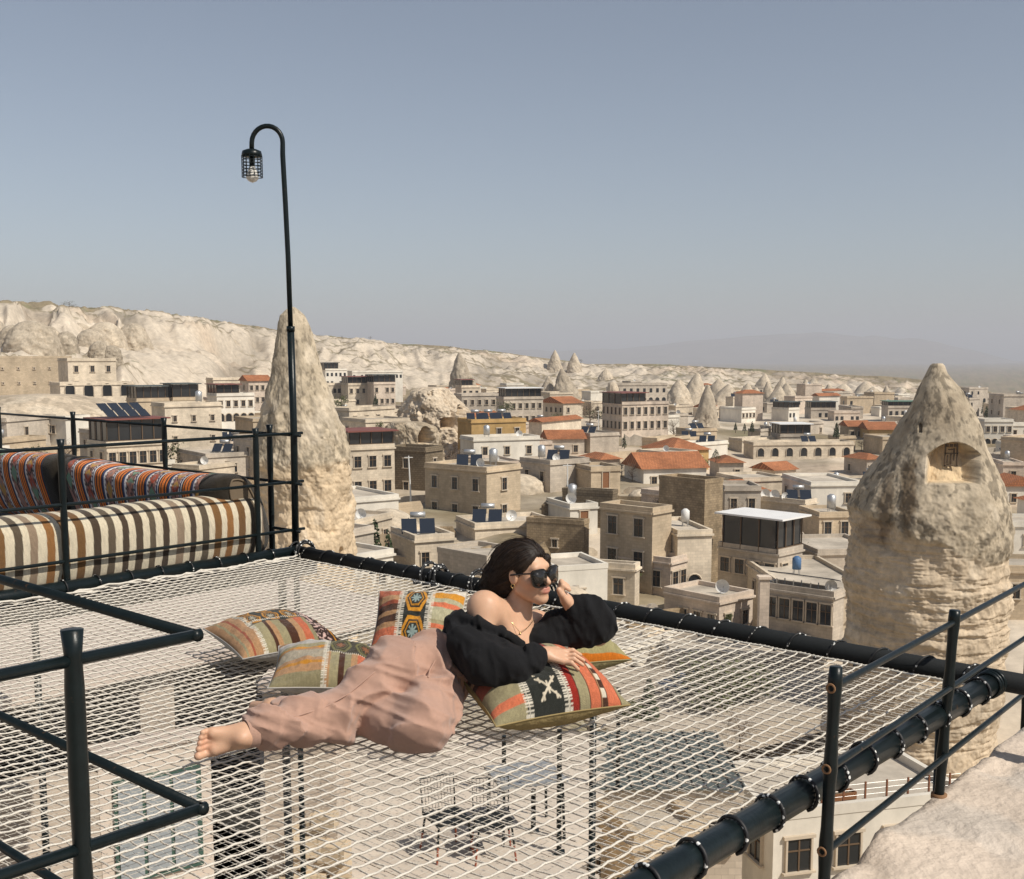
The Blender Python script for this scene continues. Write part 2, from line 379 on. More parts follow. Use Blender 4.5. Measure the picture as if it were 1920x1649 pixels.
# ------------------------------------------------------------------ fairy chimneys
M_rock = mat('chimney_rock', (1, 1, 1), rough=0.95, var=0.34, scale=1.7, attr='col', spec=0.12, bump=0.9, bscale=3.2, detail=12)
def chimney(name, prof, Y, label, cat='rock tower', nth=420, nz=460, capline=None, niches=(), seed=0.0, rough=1.0, zbase=None,
            capcol=(0.40, 0.345, 0.26), bodycol=(0.56, 0.44, 0.30), lichen=0.6, squash=1.0, group=None, mat_=None, groove=0.02, stains=()):
    ys = np.array([p[0] for p in prof], float); l = np.array([p[1] for p in prof], float); r = np.array([p[2] for p in prof], float)
    k = Y / F_PX
    z_of = lambda y: pw(960, y, Y)[2]
    zz = np.array([z_of(y) for y in ys])
    z0 = zbase if zbase is not None else zz[-1]
    zr = np.concatenate([np.linspace(zz[0], zz[0] - (zz[0] - z0) * 0.04, nz // 12, endpoint=False), np.linspace(zz[0] - (zz[0] - z0) * 0.04, z0, nz - nz // 12)])
    cxp = np.interp(-zr, -zz, (l + r) / 2); rr = np.interp(-zr, -zz, (r - l) / 2) * k
    cxw = (cxp - 960) * k
    th = np.linspace(-math.pi, math.pi, nth, endpoint=False)
    TH, ZR = np.meshgrid(th, zr); q_ = (.12 + .88 * rr / max(rr.max(), 1e-3))[:, None]; SN, CS = np.sin(TH) * q_, np.cos(TH) * q_; RR = np.repeat(rr[:, None], nth, 1)
    n3 = np.stack([SN * 1.6, CS * 1.6, ZR / max(rr.max(), 1) * 1.3], -1) + seed
    RR = RR * (1 + rough * (0.10 * fbm(n3 * 1.0, 3) + 0.045 * fbm(n3 * 4, 4)))
    low = np.zeros_like(RR); hmax = zz[0] - z0
    if capline is not None:
        cl = np.interp(TH, capline[0], [z_of(v) for v in capline[1]]) + 0.35 * fbm(np.stack([TH * 5, TH * 0, TH * 0 + seed], -1), 3)
        low = sstep(0.5, -0.1, ZR - cl)
        RR = RR * (1 - capline[2] * low)
        st = fbm(np.stack([SN * 1.2, CS * 1.2, ZR * 1.5], -1) + seed, 4)
        st2 = fbm(np.stack([SN * 3, CS * 3, ZR * 4.2], -1) + seed, 3)
        RR = RR - low * np.clip(st * 0.55 + st2 * 0.3 - 0.05, -0.1, 0.6) * rr.max() * 0.11
    # grooves on the cap
    gv = ridged(np.stack([SN * 2.6, CS * 2.6, ZR / max(rr.max(), 1) * .5], -1) + seed + 2, 3)
    RR = RR - (1 - low) * sstep(0.84, 0.97, gv) * groove * RR * rough
    pit = vnoise(np.stack([SN * 14, CS * 14, ZR / max(rr.max(), 1) * 12], -1) + seed)
    RR = RR * (1 - 0.016 * rough * pit - 0.012 * rough * vnoise(np.stack([SN * 34, CS * 34, ZR / max(rr.max(), 1) * 34], -1) + seed))
    inn = np.zeros_like(RR)
    for (ul, ur, vt, vb, dep, arch) in niches:
        zt, zb = z_of(vt), z_of(vb)
        xw = cxw[:, None] + RR * np.sin(TH)
        U = 960 + F_PX * xw / (Y - RR * np.cos(TH) * squash)
        um, uh = (ul + ur) / 2, (ur - ul) / 2
        q = np.clip((U - um) / uh, -1.5, 1.5)
        topz = zt - (zt - zb) * arch * q ** 2 * 0.6
        msk = sstep(1.04, 0.97, np.abs(q)) * sstep(0.0, -0.12, ZR - topz) * sstep(-0.10, 0.02, ZR - zb) * (np.abs(TH) < 1.4)
        inn = np.maximum(inn, msk)
        RR = RR - msk * dep
    X = cxw[:, None] + RR * np.sin(TH); YY = Y - RR * np.cos(TH) * squash
    V = np.stack([X, YY, ZR], -1).reshape(-1, 3)
    tip = np.array([[cxw[0], Y, zr[0] + 0.05 * rr[0]]])
    ii = np.arange(nz * nth).reshape(nz, nth); jj = np.roll(ii, -1, 1)
    Q = np.stack([ii[:-1], ii[1:], jj[1:], jj[:-1]], -1).reshape(-1, 4)
    # colour of the stone itself: grey lichen skin on the cap, ochre beds below, pale scars
    n1 = fbm(n3 * 2.2 + 4, 5); n2 = fbm(n3 * 9 + 1, 4)
    cap_c = np.array(capcol) * (0.95 + 0.35 * n1[..., None])
    dark = sstep(0.02, 0.34, n2 + 0.35 * n1 + 0.30 * fbm(n3 * .8 + 8, 2)) * lichen
    cap_c = cap_c * (1 - 0.62 * dark[..., None])
    pale = sstep(0.12, 0.4, fbm(n3 * 1.7 + 20, 4))
    cap_c = cap_c + (np.array([0.58, 0.50, 0.39]) - cap_c) * (pale * 0.55)[..., None]
    bed = 0.5 + 0.5 * fbm(np.stack([SN, CS, ZR * 1.1], -1) + seed + 6, 4)
    body_c = np.array(bodycol) * (0.74 + 0.5 * bed[..., None])
    body_c = body_c + (np.array([0.62, 0.53, 0.41]) - body_c) * (sstep(0.1, 0.4, n1) * 0.5)[..., None]
    c = cap_c + (body_c - cap_c) * low[..., None]
    c = c + (np.array([0.60, 0.46, 0.29]) - c) * sstep(0.2, 0.9, inn)[..., None]
    for su, sv, ru, rv, sg in stains:                   # black lichen streaks
        U = 960 + F_PX * (cxw[:, None] + RR * np.sin(TH)) / (Y - RR * np.cos(TH)); Vv = np.interp(-ZR, -np.array([z_of(v) for v in (600, 900, 1300)]), (600, 900, 1300)) 
        q = np.hypot((U - su) / ru, (Vv - sv) / rv) + .55 * n2 + .35 * n1
        c = c * (1 - (.62 * sg * sstep(1.15, .55, q) * (np.abs(TH) < 1.5))[..., None] * np.array([.92, 1.0, 1.08]))
    V = np.concatenate([V, tip]); c = np.concatenate([c.reshape(-1, 3), c[0].mean(0, keepdims=True)])
    tn = np.stack([ii[0], jj[0], np.full(nth, len(V) - 1), np.full(nth, len(V) - 1)], -1)
    fs = np.concatenate([Q, ])[:, ::1]
    me_f = [tuple(q) for q in fs] + [(a, b, t) for a, b, t, _ in tn] if nz * nth < 4000 else None
    if me_f is None:
        o = mk(name, V, np.concatenate([fs, np.stack([ii[0], jj[0], np.roll(jj[0], -1), np.full(nth, len(V) - 1)], -1)[::2]]), mat_ or M_rock, smooth=True, col=c)
    else:
        o = mk(name, V, me_f, mat_ or M_rock, smooth=True, col=c)
    return tag(o, label, cat, group)
R_PROF = [(682,1744,1762),(686,1740,1766),(700,1734,1772),(733,1720,1800),(769,1704,1824),(805,1684,1844),(842,1664,1853),(878,1642,1866),(915,1620,1882),(951,1602,1895),(987,1596,1905),(1024,1594,1904),(1053,1592,1902),(1086,1586,1904),(1115,1590,1904),(1169,1594,1905),(1206,1584,1903),(1270,1590,1900),(1340,1596,1895),(1420,1585,1890)]
RY = 76.0
rc = chimney('fairy_chimney', R_PROF, RY, 'broad fairy chimney with carved niche and grey cap beyond the netting frame', nth=620, nz=640,
        capline=([-3.15, -1.5, -0.75, -0.35, 0.1, 0.6, 1.0, 1.5, 3.15], [1000, 960, 985, 1000, 1030, 1045, 1043, 1035, 1000], 0.04),
        niches=[(1741, 1842, 823, 893, 1.5, 0.55), (1722, 1729, 791, 806, 1.0, 0.3)], stains=[(1668, 945, 16, 62, .8), (1708, 925, 17, 66, .95), (1640, 985, 30, 22, .5), (1700, 760, 14, 60, .45), (1760, 770, 50, 45, .35)], seed=3.7, zbase=-27.0, capcol=(.43, .36, .265), bodycol=(.49, .395, .285), lichen=.80)
L_PROF = [(576,549,557),(582,540,566),(592,530,576),(610,525,586),(650,520,598),(700,510,608),(750,496,624),(800,480,642),(850,469,654),(872,467,660),(900,474,664),(950,480,668),(1000,478,670),(1040,478,672),(1120,470,676)]
LY = 68.0
lc = chimney('fairy_chimney', L_PROF, LY, 'slender pointed fairy chimney behind the lamp post', nth=460, nz=560,
        capline=([-3.15, -1.5, -0.5, 0.2, 0.7, 1.5, 3.15], [868, 868, 872, 880, 874, 870, 868], 0.075),
        niches=[(632, 640, 1018, 1040, 0.8, 0.4)], seed=11.2, zbase=-24.0, lichen=0.65, capcol=(0.47, 0.395, 0.29), rough=1.5)
# carved shutter inside the niche of the broad chimney (dark panel lines on a pale stone door)
kk = RY / F_PX
zt, zb = pw(960, 827, RY)[2], pw(960, 868, RY)[2]
mb = MB()
r_at = np.interp(845, [p[0] for p in R_PROF], [(p[2] - p[1]) / 2 for p in R_PROF]) * kk
yd = RY - r_at * 0.88 + 1.5 - 1.0; xd = (1786 - 960) * yd / F_PX
def dbox(x0, x1, z0, z1, y=0.0): mb.box(((x0 + x1) / 2 + xd, yd - y, (z0 + z1) / 2), (x1 - x0, 0.12, z1 - z0))
hw, hh = 0.42, zt - zb
for x0, x1, z0, z1 in ((-hw, -hw + .07, 0, hh), (hw - .07, hw, 0, hh), (-hw, hw, 0, .06), (-.04, .04, .1, hh * .55), (-hw, hw, hh * .55, hh * .6), (-.25, -.18, .2, hh * .5), (.15, .22, hh * .25, hh * .8), (-.2, .1, hh * .72, hh * .77)):
    dbox(x0, x1, zb + z0, zb + z1)
for i in range(3): dbox(-hw + .03 + i * .28, -hw + .22 + i * .28, zb + hh * .86, zb + hh * .99)
sh = mb.build('door_lattice', mat('niche_wood', (0.10, 0.07, 0.045), rough=0.9), None)
sh.parent = rc

# smaller cones and domes of the valley
def cone(u, vt, vb, wpx, d, label, group, kind='cone', seed=0, n=(40, 34), skew=0.0, tone=1.0):
    vb = vb + (vb - vt) * .12; H = vb - vt
    if kind == 'cone':
        pr = [(vt, -.07), (vt + H * .05, -.15), (vt + H * .25, -.40), (vt + H * .5, -.62), (vt + H * .75, -.84), (vb, -1.0), (vb + H * .35, -1.15)]
    else:
        pr = [(vt, -.18), (vt + H * .05, -.42), (vt + H * .2, -.72), (vt + H * .45, -.92), (vt + H * .75, -1.0), (vb, -1.05), (vb + H * .4, -1.1)]
    P = []
    for v, s in pr:
        sh_ = skew * wpx * (1 - (v - vt) / H) * .5
        P.append((v, u + sh_ + s * wpx / 2, u + sh_ - s * wpx / 2))
    return chimney('rock_cone' if kind == 'cone' else 'rock_dome', P, d, label, 'rock cone' if kind == 'cone' else 'rock dome', nth=n[0] * 2, nz=n[1] * 2, seed=seed, rough=2.0, groove=.05,
                   capcol=tuple(np.array([0.54, 0.455, 0.345]) * tone), lichen=0.25, group=group, zbase=min(pw(960, vb + H * .3, d)[2] - 3, float(terr((u - 960) / F_PX * d, d)[0]) - 4))
cone(868, 662, 716, 50, 430, 'grey pointed tuff cone rising alone before the white cliffs', None, seed=1, skew=-.25, tone=.72)
cone(1040, 657, 694, 34, 720, 'taller of the twin tuff cones on the skyline', None, seed=2, tone=.95)
cone(1076, 662, 692, 30, 720, 'shorter of the twin tuff cones on the skyline', None, seed=3, tone=.95)
cone(1062, 692, 745, 62, 420, 'leaning brown tuff cone above the arched houses', None, seed=4, skew=-.3, tone=.72)
cone(1028, 706, 748, 44, 425, 'low brown tuff cone beside the leaning cone', None, seed=5, tone=.75)
cone(1135, 692, 712, 34, 640, 'small white tuff cone on the green slope', None, seed=6)
cone(1148, 716, 742, 24, 330, 'round pale rock dome beside the grey arched hotel', None, 'dome', seed=7)
cone(1322, 722, 806, 62, 300, 'tall brown tuff cone with white chapel at its foot', None, seed=8, skew=.12, tone=.8)
cone(1272, 712, 752, 60, 400, 'wide pale tuff cone behind the pink hotel', None, seed=9)
for i, (u, vt, vb, wp, d) in enumerate([(a + RS.uniform(-10, 10), b + RS.uniform(0, 18), c_ + 6, e * RS.uniform(1.3, 2.6), f) for a, b, c_, e, f in [(1305,700,758,38,430),(1345,704,752,40,450),(1366,712,752,26,440),(1390,706,756,36,440),(1405,712,760,34,430),(1438,716,764,30,400),(1452,722,764,26,395),(1500,706,745,26,600),(1532,708,748,28,600),(1560,720,752,26,560),(1595,722,756,28,560),(1626,716,752,24,600),(1652,718,760,24,520),(1420,700,735,26,640),(1470,702,738,28,640),(1580,706,738,24,680),(1330,712,756,40,470),(1480,716,760,34,420),(1515,724,758,30,470),(1610,710,748,30,640)]]):
    cone(u, vt, vb, wp, d, 'small tuff cone in the field of cones below the ridge', 'field of tuff cones', seed=20 + i, n=(24, 22), skew=RS.uniform(-.45, .45), tone=RS.uniform(.85, 1.05))
for i, (u, vt, vb, wp, d, tn) in enumerate([(-15,590,668,90,330,.8),(72,602,668,100,320,.78),(128,622,668,50,330,.72),(158,606,664,62,390,.9),(205,604,668,84,390,.95),(262,606,655,60,420,.85),(236,608,660,50,425,.8),(180,618,668,60,360,.85),(100,612,668,60,330,.8),(30,610,668,60,325,.75),(190,640,668,40,330,.7),(215,648,668,36,330,.66),(425,632,662,70,520,.9)]):
    cone(u, vt, vb, wp, d, 'weathered tuff dome in the cliff above the cave houses', 'tuff domes of the left cliff', 'dome', seed=50 + i, n=(40, 34), skew=RS.uniform(-.2, .2), tone=tn)
# a pale outcrop hollowed by caves in the middle of the town
oc = chimney('rock_outcrop', [(727,788,838),(733,770,850),(745,762,862),(760,752,872),(775,748,880),(790,744,884),(830,742,886)], 205,
        'pale cave-riddled rock outcrop among the houses', 'rock outcrop', nth=320, nz=200, seed=31, rough=3.6, groove=.05, capcol=(.58, .48, .36), lichen=.35,
        niches=[(858, 870, 758, 776, 3, .3), (826, 850, 780, 800, 4, .2)], zbase=-23)
oc2 = chimney('rock_outcrop', [(792,735,800),(800,730,818),(815,728,826),(830,728,828),(850,726,830)], 175,
        'low ruined rock mound with a dark cave mouth', 'rock outcrop', nth=240, nz=140, seed=37, rough=2.8, capcol=(.42, .34, .24), lichen=.5,
        niches=[(784, 812, 797, 828, 4, .9)], zbase=-23)
oc3 = chimney('rock_outcrop', [(742,0,150),(752,-40,200),(775,-60,262),(800,-70,280),(850,-80,290)], 190,
        'bedrock slope with cave openings below the long stone wall', 'rock outcrop', nth=300, nz=140, seed=44, rough=1.8, capcol=(.52, .43, .32), lichen=.4,
        niches=[(96, 112, 800, 826, 3, .5), (40, 50, 770, 786, 2, .3), (112, 124, 776, 792, 2, .3)], zbase=-16)
# ------------------------------------------------------------------ town
def stone(nm, c, bw=0.5, bh=0.27, mort=0.012, c2=0.84, mo=0.72, ov=0.10, var=.14): return mat(nm, c, rough=0.92, var=var, scale=0.8, spec=0.1, objvar=ov, brick=(bw, bh, mort, c2, mo), detail=8, weather=.26)
M_W = {'cream': stone('stone_cream', (0.70, 0.60, 0.465)), 'tan': stone('stone_tan', (0.59, 0.475, 0.335)), 'pink': stone('stone_pink', (0.66, 0.55, 0.445)),
       'grey': stone('stone_grey', (0.54, 0.47, 0.385)), 'white': mat('plaster_white', (0.72, 0.67, 0.58), rough=.9, var=.10, scale=.6, objvar=.06, spec=.1, weather=.2),
       'brown': stone('stone_rubble', (0.42, 0.32, 0.205), .42, .24, .035, .72, .68, var=.4), 'ochre': stone('plaster_ochre', (0.50, 0.33, 0.14), 1.2, .3, .01, .9, .8), 'dark': stone('stone_dark', (0.24, 0.19, 0.13), .5, .27, .04, .75, .6)}  # dark is simply the deepest brown stone tone
M_roofflat = mat('roof_screed', (0.50, 0.44, 0.36), rough=.95, var=.25, scale=.35, objvar=.12, spec=.1, weather=.3)
M_tile = mat('roof_tile', (0.50, 0.195, 0.085), rough=.85, var=.22, scale=1.5, brick=(.24, .4, .05, .75, .5), objvar=.08, weather=.3)
M_redmetal = mat('roof_red_sheet', (0.20, 0.07, 0.055), rough=.6, var=.15, scale=.5)
M_green = mat('roof_green_sheet', (0.10, 0.20, 0.15), rough=.6, var=.15, scale=.5)
M_greyroof = mat('roof_grey_sheet', (0.085, 0.10, 0.095), rough=.6, var=.2, scale=.5)
M_whiteroof = mat('roof_white_sheet', (0.78, 0.77, 0.75), rough=.5, var=.08, scale=.5)
M_glass, _n, _b = new_mat('window_glass'); _b.inputs['Base Color'].default_value = (0.022, 0.024, 0.026, 1); _b.inputs['Roughness'].default_value = .12; _b.inputs['Specular IOR Level'].default_value = .6
M_frame = mat('window_frame_wood', (0.13, 0.085, 0.05), rough=.7)
M_stonetrim = mat('stone_trim', (0.52, 0.44, 0.34), rough=.9, var=.12, scale=2)
M_door = mat('door_wood', (0.22, 0.10, 0.045), rough=.7)
M_dark = mat('cave_dark', (0.03, 0.025, 0.02), rough=1)
M_solar, _n, _b = new_mat('solar_panel'); _b.inputs['Base Color'].default_value = (0.020, 0.026, 0.038, 1); _b.inputs['Roughness'].default_value = .18
M_steel = mat('galvanised', (0.55, 0.55, 0.54), rough=.4, metal=.7)
M_dish = mat('dish_white', (0.70, 0.69, 0.66), rough=.5)
# shared opening meshes, facing -Y, foot at z=0, width 1, height 1 scaled per type
OPEN = {}
def opening(kind, w, h):
    key = (kind, round(w, 2), round(h, 2))
    if key in OPEN: return OPEN[key]
    a = MB(); b = MB(); t = .09
    if kind in ('arch',):
        n = 8; pts = [(-w / 2, 0), (w / 2, 0)] + [(w / 2 * math.cos(q), h - w / 2 + w / 2 * math.sin(q)) for q in np.linspace(0, math.pi, n)]
        V = [(x, -.03, z) for x, z in pts] + [(x, .05, z) for x, z in pts]; m_ = len(pts)
        b.add(V, [tuple(range(m_))] + [(i, i + m_, (i + 1) % m_ + m_, (i + 1) % m_) for i in range(m_)])
        arc = [(-w / 2 - .08, -.06, 0)] + [((w / 2 + .08) * math.cos(q), -.06, h - w / 2 + (w / 2 + .08) * math.sin(q)) for q in np.linspace(math.pi, 0, n)] + [(w / 2 + .08, -.06, 0)]
        a.tube(arc, .10, n=4)
    else:
        b.box((0, .0, h / 2), (w - .02, .08, h - .02))
        for x in (-w / 2, w / 2): a.box((x, -.04, h / 2), (t, .16, h + t * 2))
        a.box((0, -.05, h + t / 2), (w + .30, .20, t * 1.6)); a.box((0, -.08, -t / 2), (w + .34, .26, t))
        if kind == 'win': a.box((0, -.05, h / 2), (.07, .06, h), mi=1); a.box((0, -.052, h * .62), (w, .05, .06), mi=1)
    fo = a.build('frame_src', [M_stonetrim, M_frame]); po = b.build('pane_src', [M_door if kind == 'door' else M_glass])
    OPEN[key] = (fo.data, po.data); bpy.data.objects.remove(fo); bpy.data.objects.remove(po)
    return OPEN[key]
def put_open(parent, kind, w, h, loc, rz, parts=True):
    fm, pm = opening(kind, w, h)
    o = bpy.data.objects.new('door' if kind == 'door' else 'window', fm if parts else pm); COL.objects.link(o); o.parent = parent
    o.location = loc; o.rotation_euler = (0, 0, rz)
    if parts:
        c = bpy.data.objects.new('pane' if kind != 'door' else 'door_leaf', pm); COL.objects.link(c); c.parent = o
    return o
def solar(mb, c, w, h, tilt, rz): mb.box(c, (w, h, .08), M=Matrix.Rotation(rz, 3, 'Z') @ Matrix.Rotation(tilt, 3, 'X'))
HEROES = []; FOOT = []
GROUND_TOWN = -22.0
def house(name, label, xl, xc, xr, vt, d, wall='cream', vb=None, roof='flat', win=None, rel=35, depth=None, group=None, cat='house', base=None, kinds=('win',), ws=(0.85, 1.25), far=False, cornice=True, top=None, register=True):
    """near vertical corner at pixel column xc, distance d; left face runs to xl, right face to xr; roof edge at row vt"""
    ac = (xc - 960) / F_PX; C = np.array([ac * d, d])
    phi = math.radians(rel) - math.atan(ac)
    c_, s_ = math.cos(phi), math.sin(phi)
    ar = (xr - 960) / F_PX; al = (xl - 960) / F_PX
    w = max((ar * d - C[0]) / (c_ - ar * s_), 1.5) if xr > xc else (depth or 7)
    l = max((C[0] - al * d) / (s_ + al * c_), 1.5) if xl < xc else (depth or 7)
    l = max(min(l, 45), 6.0 if not far else 3.0); w = min(w, 60)
    zt = pw(xc, vt, d)[2]
    mx = C + w / 2 * np.array([c_, s_]) + l / 2 * np.array([-s_, c_])
    gz = base if base is not None else min(float(terr(mx[0], mx[1])[0]), zt - 3)
    zb = gz - 2.5; H = zt - gz
    T = thing(name, label, cat, (C[0], C[1], gz), phi, group)
    mb = MB(); mb.box((w / 2, l / 2, (H - 2.5) / 2), (w, l, H + 2.5)); wl = mb.build('wall', M_W[wall], T)
    if roof == 'flat':
        m2 = MB(); m2.box((w / 2, l / 2, H + .03), (w - .5, l - .5, .06)); m2.build('roof', M_roofflat, T)
        m3 = MB(); t = .28; ph = .45 if not far else .4
        for q, sz in (((w / 2, t / 2 - .04, H + ph / 2), (w + .08, t, ph)), ((w / 2, l - t / 2 + .04, H + ph / 2), (w + .08, t, ph)), ((t / 2 - .04, l / 2, H + ph / 2 - .003), (t, l - 2 * t + .08, ph)), ((w - t / 2 + .04, l / 2, H + ph / 2 - .003), (t, l - 2 * t + .08, ph))): m3.box(q, sz)
        if cornice: m3.box((w / 2, -.10, H - .10), (w + .3, .2, .18)); m3.box((-.10, l / 2, H - .103), (.2, l, .18))
        m3.build('parapet', M_W[wall], T)
    elif roof in ('gable', 'gable2', 'hip'):
        e = .45; r_ = (min(w, l) / 2) * .50
        m2 = MB()
        x0, x1, y0, y1 = -e, w + e, -e, l + e
        if roof == 'hip':
            k = min(x1 - x0, y1 - y0) / 2
            if x1 - x0 > y1 - y0: ra, rb = (x0 + k, (y0 + y1) / 2), (x1 - k, (y0 + y1) / 2)
            else: ra, rb = ((x0 + x1) / 2, y0 + k), ((x0 + x1) / 2, y1 - k)
            V = [(x0, y0, H), (x1, y0, H), (x1, y1, H), (x0, y1, H), (ra[0], ra[1], H + r_), (rb[0], rb[1], H + r_)]
            Fc = [(0, 1, 5, 4), (1, 2, 5), (2, 3, 4, 5), (3, 0, 4)] if x1 - x0 > y1 - y0 else [(0, 1, 4), (1, 2, 5, 4), (2, 3, 5), (3, 0, 4, 5)]
            Fc.append((3, 2, 1, 0))
        elif roof == 'gable':                       # ridge along the right face
            V = [(x0, y0, H), (x1, y0, H), (x1, y1, H), (x0, y1, H), (x0, (y0 + y1) / 2, H + r_), (x1, (y0 + y1) / 2, H + r_)]
            Fc = [(0, 1, 5, 4), (2, 3, 4, 5), (0, 4, 3), (1, 2, 5), (3, 2, 1, 0)]
        else:
            V = [(x0, y0, H), (x1, y0, H), (x1, y1, H), (x0, y1, H), ((x0 + x1) / 2, y0, H + r_), ((x0 + x1) / 2, y1, H + r_)]
            Fc = [(1, 2, 5, 4), (3, 0, 4, 5), (0, 1, 4), (2, 3, 5), (3, 2, 1, 0)]
        uv = [[(V[i][0] + V[i][1] * .0, V[i][1] + V[i][2]) for i in f] for f in Fc]
        m2.add(V, Fc, uv); m2.build('roof', {'g': M_tile}.get('g'), T)
    if top:                                         # glazed roof terrace: (kind, inset px fraction, height, colour)
        tk, f0, f1, hh, rm = top
        m4 = MB(); a0, a1 = w * f0, w * f1
        ly = min(l, 7) if tk != 'deep' else l
        m4.box(((a0 + a1) / 2, ly / 2 - .2, H + hh + .10), (a1 - a0 + .9, ly + .9, .16)); m4.build('terrace_roof', rm, T)
        m5 = MB()
        npost = max(3, int((a1 - a0) / 1.3))
        for i in range(npost + 1): m5.box((a0 + (a1 - a0) * i / npost, .12, H + hh / 2), (.10, .10, hh))
        for i in range(4): m5.box((a0, .12 + (ly - .6) * i / 3, H + hh / 2), (.10, .10, hh - .004)); m5.box((a1, .12 + (ly - .6) * i / 3, H + hh / 2), (.10, .10, hh - .004))
        m5.box(((a0 + a1) / 2, .10, H + .5), (a1 - a0, .06, .08)); m5.build('terrace_post', M_frame, T)
        m6 = MB(); m6.box(((a0 + a1) / 2, .22, H + hh / 2), (a1 - a0 - .1, .03, hh - .05)); m6.box((a0 + .1, ly / 2, H + hh / 2), (.03, ly - .8, hh - .06)); m6.box((a1 - .1, ly / 2, H + hh / 2), (.03, ly - .8, hh - .06))
        m6.build('terrace_glazing', M_glass, T)
    st = 3.1; ns = max(1, int(round(H / st)))
    vis = zt - pw(960, vb, d)[2] if vb else H
    nvis = min(ns, max(1, int(math.ceil(vis / st))))
    if win is None: win = (max(1, int(w / 2.6)), max(0, int(l / 3.2)))
    for fi, (n, ln) in enumerate(((win[0], w), (win[1], l))):
        if n < 1: continue
        for srow in range(nvis):
            z = H - (srow + 1) * st + .75
            kd = kinds[srow % len(kinds)]
            for i in range(n):
                t = (i + .5) / n * ln
                if RS.rand() < (.38 if far else (.0 if cat in ('hotel', 'restaurant', 'wall') or d < 60 else .16)): continue
                ww, hh = ws if kd != 'arch' else (ws[0] * 1.5, ws[1] * 1.3)
                if fi == 0: put_open(T, kd, ww, hh, (t, -.012, z), 0, parts=d < 330)
                else: put_open(T, kd, ww, hh, (-.012, t, z), -math.pi / 2, parts=d < 330)
    if register: HEROES.append((xl, xr, vt, vb or 2000, d))
    FOOT.append((mx[0], mx[1], max(w, l) * .62))
    T['_dims'] = (w, l, H)
    return T
def on_roof(T, x, y): # world point on a house's flat roof, fractions of its sides
    w, l, H = T['_dims']; c, s = math.cos(T.rotation_euler[2]), math.sin(T.rotation_euler[2])
    X, Y = x * w, y * l
    return (T.location[0] + X * c - Y * s, T.location[1] + X * s + Y * c, T.location[2] + H + .06)
# --- named houses: (xl, xc, xr, vt, d)
h1 = house('house', 'cream stone house with dark glazed top floor beside the slender chimney', 650, 655, 739, 842, 140, 'cream', 932, win=(3, 0), rel=21, top=('g', .0, .98, 2.0, M_redmetal), ws=(1.0, 1.4))
h2 = house('house', 'dark stone house in shade right of the cream house with glazed top', 740, 797, 830, 846, 150, 'dark', 935, win=(1, 1), rel=58)
h3 = house('house', 'large tan house with a shaded courtyard front and solar heater on its roof', 796, 912, 976, 884, 128, 'tan', 980, win=(1, 3), rel=50, ws=(.9, 1.4))
h4 = house('house', 'house with ochre timber upper floor and a row of solar panels', 880, 884, 986, 792, 190, 'ochre', 822, win=(3, 0), rel=23, depth=10)
h5 = house('house', 'whitewashed stone wall house below the ochre timber floor', 884, 888, 1012, 826, 178, 'white', 872, win=(3, 0), rel=21)
h6 = house('hotel', 'four-storey pink stone hotel under a maroon roof terrace', 1129, 1166, 1253, 758, 250, 'pink', 816, win=(7, 5), rel=32, top=('deep', -.02, .5, 2.3, M_redmetal), cat='hotel', ws=(.9, 1.6))
h7 = house('hotel', 'grey stone hotel with arches behind the pink hotel', 1150, 1152, 1250, 722, 345, 'grey', 745, win=(8, 0), rel=19, kinds=('win', 'arch'), cat='hotel')
h8 = house('house', 'cream gabled house with orange tiles left of the pink hotel', 1012, 1056, 1092, 757, 300, 'cream', 780, 'gable', win=(2, 5), rel=40)
h9 = house('house', 'low house with a small orange roof below the gabled house', 1022, 1030, 1096, 824, 205, 'grey', 835, 'gable', win=(2, 0), rel=12)
h10 = house('house', 'white walled long house under a broad orange tile roof', 1172, 1208, 1326, 880, 160, 'white', 912, 'gable', win=(3, 0), rel=20)
h11 = house('house', 'house with sprawling orange hip roof behind the long orange roof', 1205, 1262, 1330, 846, 195, 'ochre', 856, 'hip', win=(2, 2), rel=35)
h12 = house('house', 'small orange-roofed house beside the long white walled house', 1090, 1128, 1163, 862, 175, 'pink', 878, 'hip', win=(0, 0), rel=30)
h13 = house('house', 'grey block house with aerials left of the long orange roof', 975, 1032, 1105, 870, 148, 'grey', 940, win=(1, 2), rel=40)
h13b = house('house', 'tan house with a tall opening and blue roof clutter', 1105, 1109, 1164, 882, 146, 'tan', 930, win=(1, 0), rel=23, kinds=('door',), ws=(1.0, 2.1))
h14 = house('stone_tower', 'square rubble tower of brown stone with a broken crown', 1250, 1324, 1358, 908, 115, 'brown', 1000, win=(0, 0), rel=52, cat='ruin', cornice=False)
h15 = house('house', 'tan house with two pale windows below the rubble tower', 1152, 1226, 1262, 962, 104, 'tan', 1036, win=(0, 2), rel=55, ws=(1.1, 1.7))
h16 = house('house', 'pale house with a blue framed door in a ruined yard', 1026, 1070, 1122, 953, 122, 'white', 1002, win=(1, 0), rel=25, kinds=('door',), ws=(1.0, 2.0))
h17 = house('ruin', 'brown roofless wall with one small window behind the woman', 1040, 1096, 1104, 985, 110, 'brown', 1050, win=(0, 1), rel=70, cat='ruin', cornice=False, ws=(.6, .8))
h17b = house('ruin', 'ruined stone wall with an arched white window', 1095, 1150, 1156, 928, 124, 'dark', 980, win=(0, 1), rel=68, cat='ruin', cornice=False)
h18 = house('house', 'long cream flat-roofed house behind the woman', 886, 890, 1041, 990, 112, 'cream', 1030, win=(2, 0), rel=19)
h19 = house('house', 'cream house with one dark window above the far edge of the netting', 772, 776, 850, 1014, 98, 'cream', 1068, win=(2, 0), rel=21, ws=(.8, 1.3))
